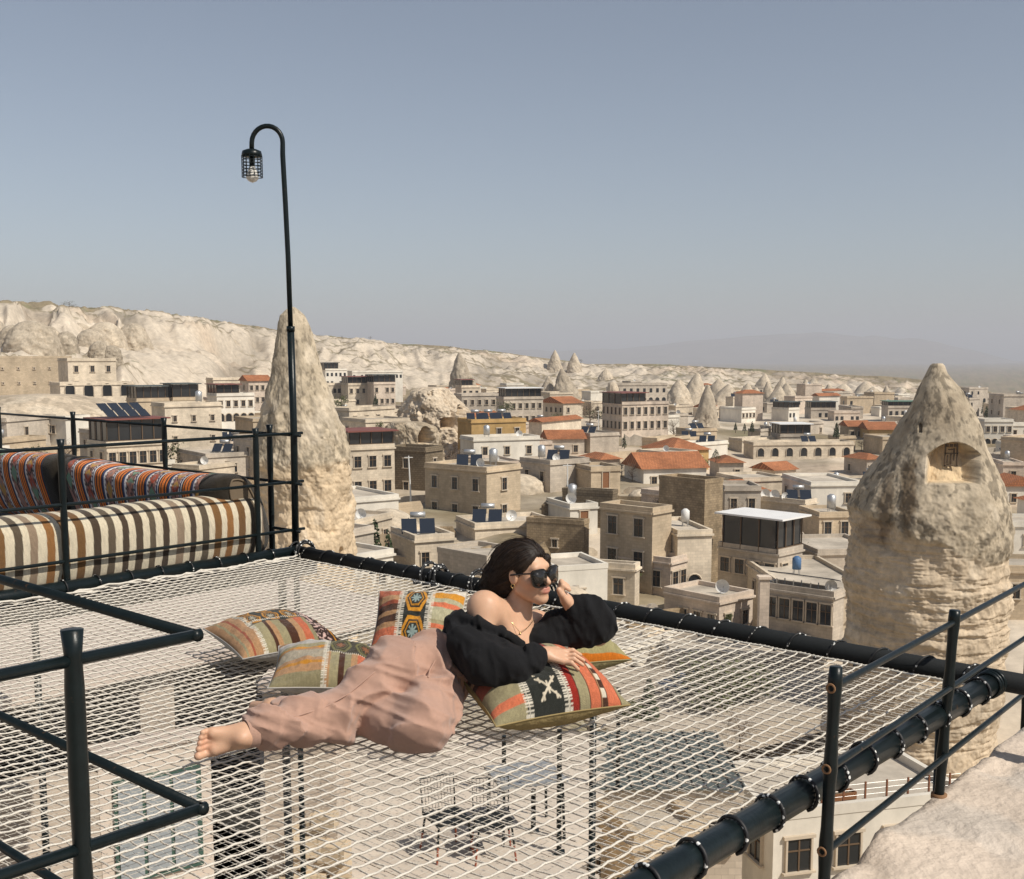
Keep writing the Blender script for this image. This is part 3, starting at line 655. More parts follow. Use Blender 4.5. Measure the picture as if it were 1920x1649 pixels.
h20 = house('house', 'low grey house with bare roof beside the woman\'s hair', 834, 912, 990, 1052, 92, 'grey', 1090, win=(0, 0), rel=44, cornice=False)
h21 = house('house', 'whitewashed low house beside the woman\'s sunglasses', 1040, 1044, 1142, 1072, 96, 'white', 1110, win=(3, 0), rel=21, ws=(.5, .7), cornice=False)
h22 = house('house', 'two-storey stone house with paired windows and dark frames', 1196, 1262, 1292, 1056, 103, 'pink', 1140, win=(2, 2), rel=58, ws=(1.0, 1.5))
h23 = house('house', 'lower stone wing joined left of the paired window house', 1144, 1194, 1200, 1068, 100, 'cream', 1140, win=(0, 2), rel=74, ws=(1.0, 1.5))
h24 = house('house', 'stone terrace house with arch and cluttered roof', 1258, 1356, 1420, 1130, 94, 'pink', 1175, win=(2, 4), rel=52, kinds=('win', 'arch'))
h25 = house('house', 'three-storey house with white sheet roof over a glazed terrace', 1352, 1466, 1512, 1040, 106, 'grey', 1110, win=(2, 4), rel=58, top=('deep', .0, .98, 3.2, M_whiteroof), ws=(1.1, 1.4))
h26 = house('house', 'stone house roofed with slanting solar panels near the broad chimney', 1444, 1574, 1594, 1120, 90, 'grey', 1205, win=(0, 5), rel=66, ws=(1.0, 1.7), cornice=True)
h27 = house('house', 'tan house with a tall window half behind the broad chimney', 1538, 1542, 1606, 968, 128, 'tan', 1040, win=(2, 0), rel=23, ws=(.9, 1.7))
h28 = house('house', 'cream house with three roof dishes above the white sheet roof', 1396, 1514, 1536, 945, 138, 'cream', 990, win=(1, 6), rel=60, ws=(.7, 1.1))
h29 = house('hotel', 'cream hotel with two big arches on its upper floor', 1408, 1414, 1602, 834, 225, 'cream', 882, win=(7, 0), rel=19, kinds=('arch', 'win'), cat='hotel')
h30 = house('house', 'house with orange hip roof touching the broad chimney', 1585, 1628, 1660, 862, 200, 'grey', 892, 'hip', win=(2, 2), rel=40)
h31 = house('house', 'long house under a dark grey sheet roof right of the rubble tower', 1356, 1362, 1430, 918, 140, 'grey', 940, win=(2, 0), rel=12)
h32 = house('house', 'red-roofed pavilion house above the grey sheet roof', 1340, 1350, 1396, 868, 185, 'grey', 900, 'hip', win=(2, 0), rel=15)
h33 = house('house', 'white arcaded house right of the broad chimney', 1840, 1846, 1900, 790, 250, 'white', 822, win=(4, 0), rel=21, kinds=('win', 'arch'))
h34 = house('house', 'small white house with orange roof at the foot of the broad chimney\'s right side', 1868, 1890, 1960, 912, 168, 'white', 940, 'gable2', win=(2, 1), rel=25)
h35 = house('house', 'brown house with arched doorway right of the broad chimney', 1880, 1896, 1990, 1070, 95, 'tan', 1200, win=(2, 0), rel=15, kinds=('win', 'arch'))
h35b = house('house', 'flat grey house with blue shuttered window right of the chimney', 1884, 1892, 1985, 985, 125, 'white', 1040, win=(3, 0), rel=23)
h36 = house('cave_hotel', 'cream cave hotel with arched ground floor under the cliff', 128, 132, 222, 676, 232, 'cream', 712, win=(3, 0), rel=18, cat='hotel', base=-16)
h37 = house('cave_hotel', 'lower arched wing of the cave hotel', 112, 116, 254, 722, 224, 'cream', 752, win=(4, 0), rel=18, kinds=('arch',), cat='hotel', ws=(1.2, 1.9), base=-16)
h38 = house('wall', 'long ruined stone wall below the cliff domes', -40, -36, 140, 672, 240, 'tan', 712, win=(6, 0), rel=17, cat='wall', ws=(.35, .4), base=-16, cornice=False)
h39 = house('pavilion', 'dark timber pergola pavilion beside the cave hotel', 254, 258, 326, 752, 215, 'tan', 760, win=(0, 0), rel=18, cat='pavilion', top=('g', 0, 1, 2.6, M_greyroof))
h40 = house('pavilion', 'dark glazed pavilion above the flat stone wall', 322, 326, 374, 750, 218, 'tan', 760, win=(0, 0), rel=18, cat='pavilion', top=('g', 0, 1, 2.9, M_greyroof))
h41 = house('restaurant', 'restaurant with wooden glazed front and rooftop solar panels', 162, 198, 312, 836, 138, 'cream', 874, win=(6, 2), rel=22, cat='restaurant', top=('deep', .02, .98, 3.0, M_redmetal), ws=(.95, 1.5))
h42 = house('house', 'blank stone house right of the glazed restaurant', 306, 310, 416, 762, 172, 'cream', 832, win=(3, 0), rel=19, ws=(.6, .9))
h43 = house('house', 'white apartment house with small arched windows', 404, 408, 478, 742, 240, 'white', 785, win=(5, 0), rel=19, kinds=('win', 'arch'), top=('g', .0, .6, 2.2, M_redmetal))
h44 = house('house', 'pink stone house tucked left of the slender chimney', 452, 468, 510, 715, 300, 'pink', 745, 'gable', win=(4, 1), rel=20)
h45 = house('house', 'cream terrace row below the white cliff beside the pergola', 398, 402, 470, 712, 310, 'cream', 728, win=(6, 0), rel=18)
h46 = house('house', 'long white lodge with a row of small windows under the white cliff', 660, 662, 756, 698, 440, 'white', 712, win=(13, 0), rel=17)
h47 = house('house', 'white house with dark canopy right of the slender chimney', 608, 612, 652, 694, 430, 'white', 712, win=(5, 0), rel=18, top=('g', -.05, .6, 2.6, M_solar))
h48 = house('house', 'small pale house with solar roof right of the slender chimney', 612, 616, 650, 722, 330, 'cream', 748, win=(4, 0), rel=19)
h49 = house('house', 'house with red canopied roof terrace below the long white lodge', 650, 654, 700, 722, 325, 'cream', 750, win=(4, 0), rel=19, top=('g', 0, .9, 2.2, M_redmetal))
h50 = house('house', 'house with green-grey canopy roof below the long white lodge', 698, 702, 742, 720, 322, 'pink', 748, win=(4, 0), rel=19, top=('g', 0, 1, 2.4, M_greyroof))
h51 = house('hotel', 'stepped grey stone hotel with arched windows above the town', 862, 866, 945, 742, 285, 'grey', 782, win=(6, 0), rel=18, kinds=('win', 'arch'), cat='hotel')
h52 = house('hotel', 'grey stone hotel wing with a covered roof deck', 940, 945, 1018, 748, 275, 'grey', 785, win=(6, 0), rel=18, cat='hotel', top=('g', .05, .95, 2.4, M_whiteroof))
h53 = house('house', 'pale upper house on the slope above the grey hotel', 862, 866, 900, 726, 330, 'cream', 745, win=(3, 0), rel=18, top=('g', 0, .6, 2, M_redmetal))
h54 = house('house', 'cream tall house beside the stepped grey hotel', 946, 950, 982, 722, 330, 'white', 745, win=(2, 0), rel=18)
h55 = house('house', 'grey house with green sheet roof left of the broad chimney', 1660, 1664, 1720, 764, 330, 'grey', 780, win=(5, 0), rel=18, top=('g', 0, 1, 1.6, M_green))
h56 = house('house', 'house with bright orange roof between grey roofs', 1582, 1592, 1632, 800, 270, 'tan', 815, 'gable', win=(3, 0), rel=20)
h57 = house('house', 'long house with dark grey roof beside the bright orange roof', 1612, 1630, 1684, 806, 262, 'ochre', 822, 'gable', win=(5, 1), rel=15)
h58 = house('house', 'pale block house with blank side wall among the tuff cones', 1350, 1390, 1416, 768, 320, 'white', 796, win=(4, 0), rel=50)
h59 = house('house', 'white fronted block with a rooftop canopy', 1446, 1478, 1498, 768, 330, 'white', 795, win=(3, 0), rel=50, top=('g', 0, 1, 2, M_greyroof))
h60 = house('house', 'house with white sheet canopy roof in mid town', 1460, 1464, 1520, 818, 240, 'grey', 830, win=(3, 0), rel=19, top=('deep', 0, 1, 2.4, M_whiteroof))
h61 = house('house', 'dark canopied roof house in the far town', 1516, 1520, 1566, 768, 345, 'grey', 785, win=(4, 0), rel=18, top=('g', 0, 1, 2.2, M_greyroof))
h62 = house('house', 'pink low house in front of the white fronted block', 1560, 1564, 1612, 774, 335, 'pink', 792, win=(5, 0), rel=18)
# --- filler houses of the valley town
fill_lab = {('cream', 'flat'): 'cream flat-roofed stone house in the crowded town', ('white', 'flat'): 'white flat-roofed house in the crowded town', ('grey', 'flat'): 'grey flat-roofed stone house in the crowded town',
            ('tan', 'flat'): 'tan flat-roofed stone house in the crowded town', ('pink', 'flat'): 'pinkish flat-roofed stone house in the crowded town'}
FILL = []
close = 0
tries = 0
while len(FILL) < 262 and tries < 26000:
    tries += 1
    d = math.exp(RS.uniform(math.log(86), math.log(560))) if tries % 3 else RS.uniform(84, 170); u = RS.uniform(-120, 2040)
    H = RS.choice([2.6, 3.4, 5.2, 7.0], p=[.32, .34, .24, .10]) * RS.uniform(.9, 1.15); wd = RS.uniform(3.5, 9.5); dp = RS.uniform(3.5, 7)
    x, y = (u - 960) / F_PX * d, d
    zg = float(terr(x, y)[0])
    if float(terr(x, y)[1]) > .10: continue
    vt_ = 668 + (EYE - (zg + H)) / d * F_PX; wp = wd / d * F_PX; dpx = dp / d * F_PX
    xl, xr = u - dpx * .6, u + wp * .9
    if d < 150 and (u < 560 or (1560 < u < 1930)): continue
    if any(math.hypot(x + 3 - fx, y + 4 - fy) < fr * .72 + max(wd, dp) * .42 for fx, fy, fr in FOOT): continue
    if any(xl < hr and xr > hl and d < hd and vt_ < hb - 3 for hl, hr, ht, hb, hd in HEROES): continue
    if abs(u - 815) < 90 and d < 230: continue
    if 1280 < u < 1360 and d < 330 and vt_ < 800: continue
    wl_ = RS.choice(['cream', 'white', 'grey', 'tan', 'pink'], p=[.36, .2, .16, .16, .12])
    rf = 'flat' if RS.rand() > .14 else RS.choice(['gable', 'hip'])
    extra = RS.choice(['heater', 'dish', 'tank', 'none'], p=[.22, .2, .14, .44]) if rf == 'flat' else 'none'
    win_ = None if RS.rand() > .25 else (0, 0)
    sto = ['one', 'two', 'three', 'four'][min(3, max(0, int(round(H / 3.1)) - 1))] + '-storey'
    cname = {'cream': 'cream', 'white': 'white', 'grey': 'grey', 'tan': 'tan', 'pink': 'pinkish'}[wl_]
    lab = (('blank ' if win_ else '') + cname + ' ' + sto + ' ' + ('flat-roofed' if rf == 'flat' else 'orange ' + rf + '-roofed') + ' town house'
           + {'heater': ' with a solar heater on top', 'dish': ' with a satellite dish on top', 'tank': ' with a water tank on top', 'none': ''}[extra]
           + (' by the rocks' if d < 165 else ' in mid town' if d < 300 else ' far down the valley'))
    T = house('house', lab, xl, u, xr, vt_, d, wl_, None, rf, rel=RS.uniform(15, 60), group=lab.replace(' house', ' houses') if False else 'houses of the crowded town', far=True, base=zg, register=False,
              win=win_, kinds=('win',) if RS.rand() > .2 else ('win', 'arch'))
    T['_x'] = str(extra)
    FILL.append(T)
# ------------------------------------------------------------------ the net terrace
FLc, FRc = gp(555, 1035), gp(1870, 1275)
D1 = FRc - FLc; LS = float(np.linalg.norm(D1)); D1 /= LS; D2 = np.array([-D1[1], D1[0], 0.0]); LT = 3.74
YAW = math.atan2(D1[1], D1[0])
def N(s, t, z=0.0): return FLc + D1 * s - D2 * t + np.array([0, 0, z])
def s_at(u, t=0.0):                            # s on the line t=const seen in column u (horizon approx.)
    a = (u - CX) / F_PX / CP; b = FLc - D2 * t
    return (a * b[1] - b[0]) / (D1[0] - a * D1[1])
def t_at(u, s=0.0):
    a = (u - CX) / F_PX / CP; b = FLc + D1 * s
    return (b[0] - a * b[1]) / (D2[0] - a * D2[1])
def sag(s, t):
    a = np.clip(s / LS, 0, 1); b = np.clip(t / LT, 0, 1)
    dip = 0.022 * np.exp(-(((s - 2.05) / .55) ** 2 + ((t - 2.3) / .75) ** 2))
    return -dip - 0.035 * np.sin(np.pi * a) ** .7 * np.sin(np.pi * b) ** .7 - 0.022
M_black = mat('black_steel', (0.006, 0.0105, 0.0115), rough=0.33, var=0.35, scale=25, spec=0.26, bump=0.05, bscale=60)
def rust_specks(m):
    n = m.node_tree; bs = n.nodes['Principled BSDF']; lk = bs.inputs['Base Color'].links[0]; src = lk.from_socket
    tc = n.nodes.new('ShaderNodeNewGeometry'); nz = n.nodes.new('ShaderNodeTexNoise'); nz.inputs['Scale'].default_value = 22; nz.inputs['Detail'].default_value = 8; nz.inputs['Roughness'].default_value = .7
    cr = n.nodes.new('ShaderNodeMapRange'); cr.inputs['From Min'].default_value = .64; cr.inputs['From Max'].default_value = .72
    mx = n.nodes.new('ShaderNodeMix'); mx.data_type = 'RGBA'; mx.inputs['B'].default_value = (.085, .045, .022, 1)
    n.links.new(tc.outputs['Position'], nz.inputs['Vector']); n.links.new(nz.outputs['Fac'], cr.inputs['Value']); n.links.new(cr.outputs[0], mx.inputs['Factor']); n.links.new(src, mx.inputs['A']); n.links.new(mx.outputs['Result'], bs.inputs['Base Color'])
rust_specks(M_black)
M_rust = mat('bare_pipe_end', (0.22, 0.12, 0.06), rough=0.8)
M_pad = mat('black_wrap', (0.010, 0.012, 0.013), rough=0.75, var=0.2, scale=60, bump=0.15, bscale=200)
M_rope = mat('net_rope', (0.74, 0.69, 0.605), rough=0.9, var=0.12, scale=90, spec=0.1, bump=0.5, bscale=300)
M_rope2 = mat('net_rope_cross', (0.68, 0.615, 0.525), rough=0.95, var=0.15, scale=90, spec=0.1, bump=0.5, bscale=300)
M_twine = mat('net_twine', (0.60, 0.56, 0.49), rough=0.95, var=0.1, scale=40)
def fleck_mat():
    m, n, bs = new_mat('flecked_cord'); tc = n.nodes.new('ShaderNodeTexCoord'); vo = n.nodes.new('ShaderNodeTexVoronoi'); vo.inputs['Scale'].default_value = 48
    cr = n.nodes.new('ShaderNodeValToRGB'); cr.color_ramp.elements[0].position = .26; cr.color_ramp.elements[0].color = (.75, .75, .72, 1); cr.color_ramp.elements[1].position = .30; cr.color_ramp.elements[1].color = (.010, .010, .011, 1)
    n.links.new(tc.outputs['Object'], vo.inputs['Vector']); n.links.new(vo.outputs['Distance'], cr.inputs[0]); n.links.new(cr.outputs[0], bs.inputs['Base Color']); bs.inputs['Roughness'].default_value = .6
    return m
M_fleck = fleck_mat()
# frame
FR_T = thing('net_frame', 'black tubular steel frame lashed around the rope netting', 'frame', N(0, 0, 0))
def rel(P, T): return np.asarray(P) - np.array(T.location)
def tube_part(name, T, pts, r, m, n=14):
    mb = MB(); mb.tube([rel(p, T) for p in pts], r, n=n); return mb.build(name, m, T, smooth=True)
PR = 0.046
tube_part('pipe', FR_T, [N(-.05, 0), N(LS * .5, 0), N(LS + 2.2, 0)], .044, M_pad, 18)
tube_part('pipe', FR_T, [N(LS, .06), N(LS, LT + 1.5)], PR, M_black, 18)
tube_part('pipe', FR_T, [N(0, -.02), N(0, LT + .6)], .042, M_black, 16)
tube_part('pipe', FR_T, [N(-.2, LT + .02), N(LS - .03, LT + .02)], .042, M_black, 16)
mb = MB()
for t in (.055, .085, .11): mb.tube([rel(N(LS, t) + PR * 1.10 * (math.cos(q) * D1 + math.sin(q) * np.array([0, 0, 1])), FR_T) for q in np.linspace(0, 2 * math.pi, 18)[:-1]], .008, n=6, closed=True)
mb.build('end_collar', M_black, FR_T, smooth=True)
def lashing(c, ax, out, R, r=.0075, turns=1.0, lean=.05):
    """one loop of flecked cord round a pipe; ax = pipe axis, out = towards the net"""
    q = np.linspace(-2.3, 2 * math.pi * turns - 2.0, 22); up = np.array([0, 0, 1.0])
    pts = [c + (R + r) * (math.cos(a) * out + math.sin(a) * up) + ax * lean * (i / 21 - .5) for i, a in enumerate(q)]
    pts = [c + out * (R + .06) + np.array([0, 0, -.025]) + ax * (-lean * .5)] + pts
    mb = MB(); mb.tube([rel(p, FR_T) for p in pts], r, n=6); return mb.build('lashing', M_fleck, FR_T, smooth=True)
ds = 0.205
for i in range(int(LS / ds)):
    s = .14 + i * ds; lashing(N(s, 0), D1, -D2, .044, .0050, lean=.12 + .03 * RS.rand())
for i in range(int(LT / .21)):
    t = .22 + i * .21; lashing(N(LS, t), -D2, -D1, PR, .0062, lean=.03)
    lashing(N(0, t), -D2, D1, .042, .0048, lean=.03)
# tangles of cord near the far corner
for (s, n_) in ((.02, 5), (1.32, 6), (1.80, 3), (2.18, 4)):
    for k in range(n_):
        lashing(N(s + RS.uniform(-.06, .12), 0, RS.uniform(0, .015)), D1, -D2, .05 + RS.uniform(0, .03), .007, turns=1.1, lean=RS.uniform(-.1, .1))
# legs that carry the frame
for (s, t, zb) in ((-.0, 0, -4.5), (LS * .55, .0, -7.5), (LS * .98, .35, -9.0), (.0, LT * .5, -4.5), (LS * .45, LT * .55, -6)):
    if (s, t) == (LS * .45, LT * .55): continue
    tube_part('leg', FR_T, [N(s, t, -.03), N(s, t, zb)], .020, M_black, 10)
# netting
NET = thing('rope_net', 'off-white knotted rope netting stretched inside the black frame', 'net', N(LS / 2, LT / 2, -.04))
CELL = 0.063
ns_, nt_ = int(round(LS / CELL)), int(round(LT / CELL))
E0 = .085
def strand(P, r, m): mb = MB(); mb.tube([rel(p, NET) for p in P], r, n=6, caps=False); return mb.build('strand', m, NET, smooth=True)
W1 = fbm(np.stack([np.arange(60) * .37, np.zeros(60), np.zeros(60)], -1), 2) * .02
for i in range(1, ns_):
    s0 = i * LS / ns_; P = []; R_ = []
    for j in range(nt_ * 2 + 1):
        t = E0 + (LT - 2 * E0) * j / (nt_ * 2)
        kn = (j % 2 == 0); off = (.0030 if (j // 2 + i) % 2 else -.0030) * (1 if kn else 0)
        s = s0 + off + W1[j % 60] * np.sin(np.pi * t / LT) * .35
        P.append(N(s, t, sag(s, t) + .003 * kn)); R_.append(.0042 if kn else .0029)
    strand(P, R_, M_rope)
for j in range(1, nt_):
    t0 = j * LT / nt_; P = []
    for i in range(ns_ * 2 + 1):
        s = E0 + (LS - 2 * E0) * i / (ns_ * 2); kn = i % 2 == 0
        t = t0 + (.006 if (i // 2 + j) % 2 else -.006) * kn * .6 + W1[(i + 9) % 60] * .3
        P.append(N(s, t, sag(s, t) - .004))
    strand(P, .0027, M_rope2)
# fine safety mesh hung under the ropes
mb = MB()
FC = .030
for i in range(1, int(LS / FC)):
    s = i * FC; mb.tube([rel(N(s, t, sag(s, t) - .035 - .01 * math.sin(s * 3)), NET) for t in np.linspace(.05, LT - .05, 14)], .0009, n=3, caps=False)
for j in range(1, int(LT / FC)):
    t = j * FC; mb.tube([rel(N(s, t, sag(s, t) - .035 - .01 * math.sin(s * 3)), NET) for s in np.linspace(.05, LS - .05, 16)], .0009, n=3, caps=False)
fm = mb.build('fine_mesh', M_twine, NET); fm['kind'] = 'stuff'
# border cord with its zigzag of small loops
for edge in ('far', 'right', 'left', 'near'):
    P = []; Z = []
    L_ = LS if edge in ('far', 'near') else LT
    n = int(L_ / .012)
    for i in range(n + 1):
        q = .05 + (L_ - .1) * i / n; sc_ = .012 * abs(math.sin(q / .205 * math.pi))
        o = E0 - .012 + sc_; zig = .010 * (1 if i % 2 else -1)
        f = {'far': lambda o: N(q, o, -.022), 'near': lambda o: N(q, LT - o, -.022), 'right': lambda o: N(LS - o, q, -.022), 'left': lambda o: N(o + .01, q, -.02 + .006 * math.sin(q * 40))}[edge]
        P.append(f(o)); Z.append(f(o - .008 + zig))
    mb = MB(); mb.tube([rel(p, NET) for p in P[::3]], .0055, n=5); mb.tube([rel(p, NET) for p in Z], .0026, n=3)
    if edge == 'left':
        for rep in range(3): mb.tube([rel(p + np.array([0, 0, RS.uniform(-.01, .02)]) + D1 * RS.uniform(-.02, .02), NET) for p in P[::RS.randint(5, 9)]], .006, n=5)
    mb.build('border_cord', M_rope, NET, smooth=True)

# ------------------------------------------------------------------ railings
RZ = (.82, .485, .15)
def railing(name, label, runs, posts, r=.0105, pr=.020, caps_=True, loc=None):
    T = thing(name, label, 'railing', loc if loc is not None else posts[0][0])
    for a, b in runs: tube_part('rail', T, [a, (np.asarray(a) + np.asarray(b)) / 2, b], r, M_black, 10)
    for base, top, rr in posts:
        base = np.asarray(base, float); top = np.asarray(top, float); mb = MB()
        k = np.linspace(0, 1, 24); H_ = np.linalg.norm(top - base)
        prof = []
        for q in k:
            f = 1.0
            for zr in RZ:
                dd = abs(base[2] + (top[2] - base[2]) * q - (zr + (top[2] - .86) if False else zr)); f -= .16 * math.exp(-(dd / .035) ** 2)
            if q > .97: f = 1.12
            prof.append(rr * f)
        mb.tube([rel(base + (top - base) * q, T) for q in k], prof, n=12); mb.build('post', M_black, T, smooth=True)
    return T
so = -.03
tp = [t_at(482, so), t_at(118, so)]
railing('railing', 'black steel railing between the netting and the striped bolsters', [(N(so, -.10, z), N(so, 4.6, z)) for z in RZ],
        [(N(so, tp[0], -.06), N(so, tp[0], .87), .021), (N(so, tp[1], -.06), N(so, tp[1], .87), .021), (N(so, 3.2, -.06), N(so, 3.2, .87), .021)])
sp_ = [s_at(u, -.02) for u in (508, 312, 143, 5, -160)]
railing('railing', 'black steel railing behind the patterned back cushions', [(N(.05, -.02, z - .012), N(-9.0, -.02, z - .012)) for z in RZ[:2]] + [(N(.02, -.02, .14), N(-9.0, -.02, .14))],
        [(N(s, -.02, -.10), N(s, -.02, .87), .022) for s in sp_])
# L-shaped railing by the near corner
cor = pw(366, 1200, 2.15); 
c0 = np.array([cor[0], cor[1], 0])
pb = c0 - D2 * .245
railing('railing', 'black steel corner railing with a flared post top', sum([[(c0 + np.array([0, 0, z]) + D1 * .012, c0 + np.array([0, 0, z]) - D1 * 2.4), (c0 + np.array([0, 0, z]) + D2 * .012, c0 + np.array([0, 0, z]) - D2 * 1.6)] for z in (.82, .475, .13)], []),
        [(pb + np.array([0, 0, -.30]), pb + np.array([0, 0, .875]), .0178), (c0 - D1 * 2.2 + np.array([0, 0, -.3]), c0 - D1 * 2.2 + np.array([0, 0, .87]), .0178)], r=.0112)
# railing on the rock ledge
A_t, B_t = pw(1567, 1265, 3.36), pw(1790, 1155, 4.2)
dirR = (B_t - A_t); dirR[2] = 0; dirR /= np.linalg.norm(dirR)
A0, B0 = np.array([A_t[0], A_t[1], 0]), np.array([B_t[0], B_t[1], 0])
RT = thing('railing', 'black steel railing standing on the pale rock ledge', 'railing', (B0[0], B0[1], -.30))
C0 = B0 + dirR * 1.05
for z in (.365, .115, -.145):
    mb = MB(); mb.tube([rel(A0 + np.array([0, 0, z]) + dirR * -.005, RT), rel(B0 + np.array([0, 0, z]), RT), rel(C0 + dirR * 2.5 + np.array([0, 0, z]), RT)], .0112, n=12, caps=False); mb.build('rail', M_black, RT, smooth=True)
for base, z0, z1 in ((A0, -.9, .425), (B0, -.32, .41), (C0, -.34, .40), (C0 + dirR * 1.0, -.36, .40)):
    k = np.linspace(0, 1, 30); lean = np.array([-.014, 0.0, 0]) if base is not C0 else np.zeros(3)
    mb = MB(); pr_ = []
    for q in k:
        z = z0 + (z1 - z0) * q; f = 1.0
        for zr in (.365, .115, -.145): f += .22 * math.exp(-((z - zr) / .045) ** 2)
        pr_.append(.0185 * f)
    mb.tube([rel(base + np.array([0, 0, z0 + (z1 - z0) * q]) + lean * (1 - q) * 2 + np.array([0, 0, 0]), RT) for q in k], pr_, n=14)
    po = mb.build('post', M_black, RT, smooth=True)
for z in (.365, .115, -.145):                     # open pipe ends showing at the first post
    mb = MB(); nrm = -dirR
    sd_ = np.array([nrm[1], -nrm[0], 0]); c = A0 + np.array([0, 0, z]) - dirR * .030 + np.array([-.014 * 2 * (.425 - z) / 1.3, 0, 0]) - sd_ * .0
    mb.tube([rel(c + .0125 * (math.cos(q) * sd_ + math.sin(q) * np.array([0, 0, 1])), RT) for q in np.linspace(0, 2 * math.pi, 17)[:-1]], .0035, n=6, closed=True)
    mb.build('pipe_end', M_rust, RT, smooth=True)
mb = MB(); mb.tube([rel(B0 + np.array([-.028, 0, -.318]), RT), rel(B0 + np.array([-.028, 0, -.300]), RT)], .030, n=14); mb.build('base_plate', M_rust, RT, smooth=True)

# ------------------------------------------------------------------ lamp post
LT_ = thing('street_lamp', 'black gooseneck lamp post with a caged bulb at the netting corner', 'lamp', N(-.03, -.02, -.1))
base = N(-.03, -.02, 0); topz = pw(497, 236, base[1])[2]
bx = base[0]
def lp(u, v): q = pw(u, v, base[1]); return q
mb = MB(); mb.tube([rel(base + np.array([0, 0, -.1]), LT_), rel(lp(551, 815), LT_), rel(lp(545, 618), LT_)], .0245, n=14); mb.build('lower_pole', M_black, LT_, smooth=True)
mb = MB(); mb.tube([rel(lp(545, 622), LT_), rel(lp(545, 612), LT_)], .028, n=14); mb.build('collar', M_black, LT_, smooth=True)
pts = [lp(545, 620), lp(540, 480), lp(535, 380), lp(530, 290)]
cx_, cy_, r_ = 501, 268, 29
for q in np.linspace(0, math.pi, 14): pts.append(lp(cx_ + r_ * math.cos(q), cy_ - r_ * 1.08 * math.sin(q)))
pts.append(lp(472, 284)); mb = MB(); mb.tube([rel(p, LT_) for p in pts], [.0175] * 4 + [.0165] * 15, n=12); mb.build('gooseneck', M_black, LT_, smooth=True)
hc = lp(472, 284); k = base[1] / F_PX
sh = thing('x', '', '')  # lamp head root replaced by shade mesh below
bpy.data.objects.remove(sh)
mb = MB(); R_h = 18.5 * k
mb.tube([rel(hc + np.array([0, 0, .012]), LT_), rel(hc, LT_), rel(hc - np.array([0, 0, .02]), LT_), rel(hc - np.array([0, 0, .035]), LT_)], [R_h * .5, R_h * .92, R_h, R_h], n=20); shade = mb.build('lamp_shade', M_black, LT_, smooth=True)
mb = MB(); Hh = 47 * k
for i in range(16):
    q = i / 16 * 2 * math.pi; d_ = np.array([math.cos(q), math.sin(q), 0]) * R_h
    mb.tube([rel(hc + d_ - np.array([0, 0, .03]), LT_), rel(hc + d_ - np.array([0, 0, Hh]), LT_)], .0028, n=5)
for i in range(7):
    z = .04 + (Hh - .045) * i / 6
    mb.tube([rel(hc + np.array([R_h * math.cos(q), R_h * math.sin(q), -z]), LT_) for q in np.linspace(0, 2 * math.pi, 21)[:-1]], .0028, n=5, closed=True)
cg = mb.build('cage', M_black, shade, smooth=True)
mb = MB(); mb.tube([rel(hc - np.array([0, 0, z]), LT_) for z in (.03, .06, .10)], [.02, .02, .018], n=12); mb.build('socket', M_black, shade, smooth=True)
Mb, _n, _b = new_mat('bulb_glass'); _b.inputs['Base Color'].default_value = (.75, .73, .68, 1); _b.inputs['Roughness'].default_value = .12
mb = MB(); zz = np.linspace(.10, .205, 12); rr_ = [max(.004, .042 * math.sqrt(max(0, 1 - ((z - .163) / .042) ** 2))) if z > .13 else .018 + (z - .10) * .5 for z in zz]
mb.tube([rel(hc - np.array([0, 0, z]), LT_) for z in zz], rr_, n=18); mb.build('bulb', Mb, shade, smooth=True)

# ------------------------------------------------------------------ seating platform and bolsters
M_plat = mat('platform_steel', (0.03, 0.032, 0.033), rough=.6, var=.2, scale=4)
T = thing('seating_platform', 'dark platform carrying the bolsters beyond the netting', 'platform', N(-2.9, 2.0, -.16))
mb = MB(); mb.box((0, 0, 0), (5.5, 4.6, .10), rz=YAW); mb.build('deck', M_plat, T)
mb = MB()
for a, b in ((-2.6, -2.1), (2.6, -2.1), (-2.6, 2.1), (2.6, 2.1)): q = D1 * a + D2 * b; mb.box((q[0], q[1], -2.3), (.05, .05, 4.5)); 
for i in range(4):
    pass
mb.build('leg', M_plat, T)
M_cloth = mat('woven_wool', (1, 1, 1), rough=.95, var=.16, scale=160, attr='col', spec=.05, bump=.55, bscale=420, sheen=.15)
M_shade_paint2 = mat('floor_shade_paint', (.03, .028, .024), rough=1, var=.4, scale=3)  # near-black colour that stands in for deep shade
for nm, pp in (('shade_sheet', ((392, 1345), (488, 1310), (488, 1720), (392, 1720))), ('shade_sheet', ((-60, 1470), (92, 1445), (92, 1560), (-60, 1600)))):
    q = [gp(u, v, -4.47) for u, v in pp]; mb = MB(); mb.prism([(p[0], p[1]) for p in q], -4.6, -4.44); tag(mb.build(nm, M_shade_paint2), kind='structure')  # flat dark sheets added on the courtyard floor, shade painted as colour
def pal(h): h = h.lstrip('#'); c = np.array([int(h[i:i + 2], 16) / 255 for i in (0, 2, 4)]); return np.where(c <= .04045, c / 12.92, ((c + .055) / 1.055) ** 2.4)
def bands(u, lst, soft=0.0):
    out = np.zeros(u.shape + (3,)); out[:] = lst[-1][1]; done = np.zeros(u.shape, bool)
    for e, c in lst:
        m = (u < e) & ~done; out[m] = c; done |= m
    return out
M_seam = mat('seam_dark', (.16, .12, .08), rough=.95)
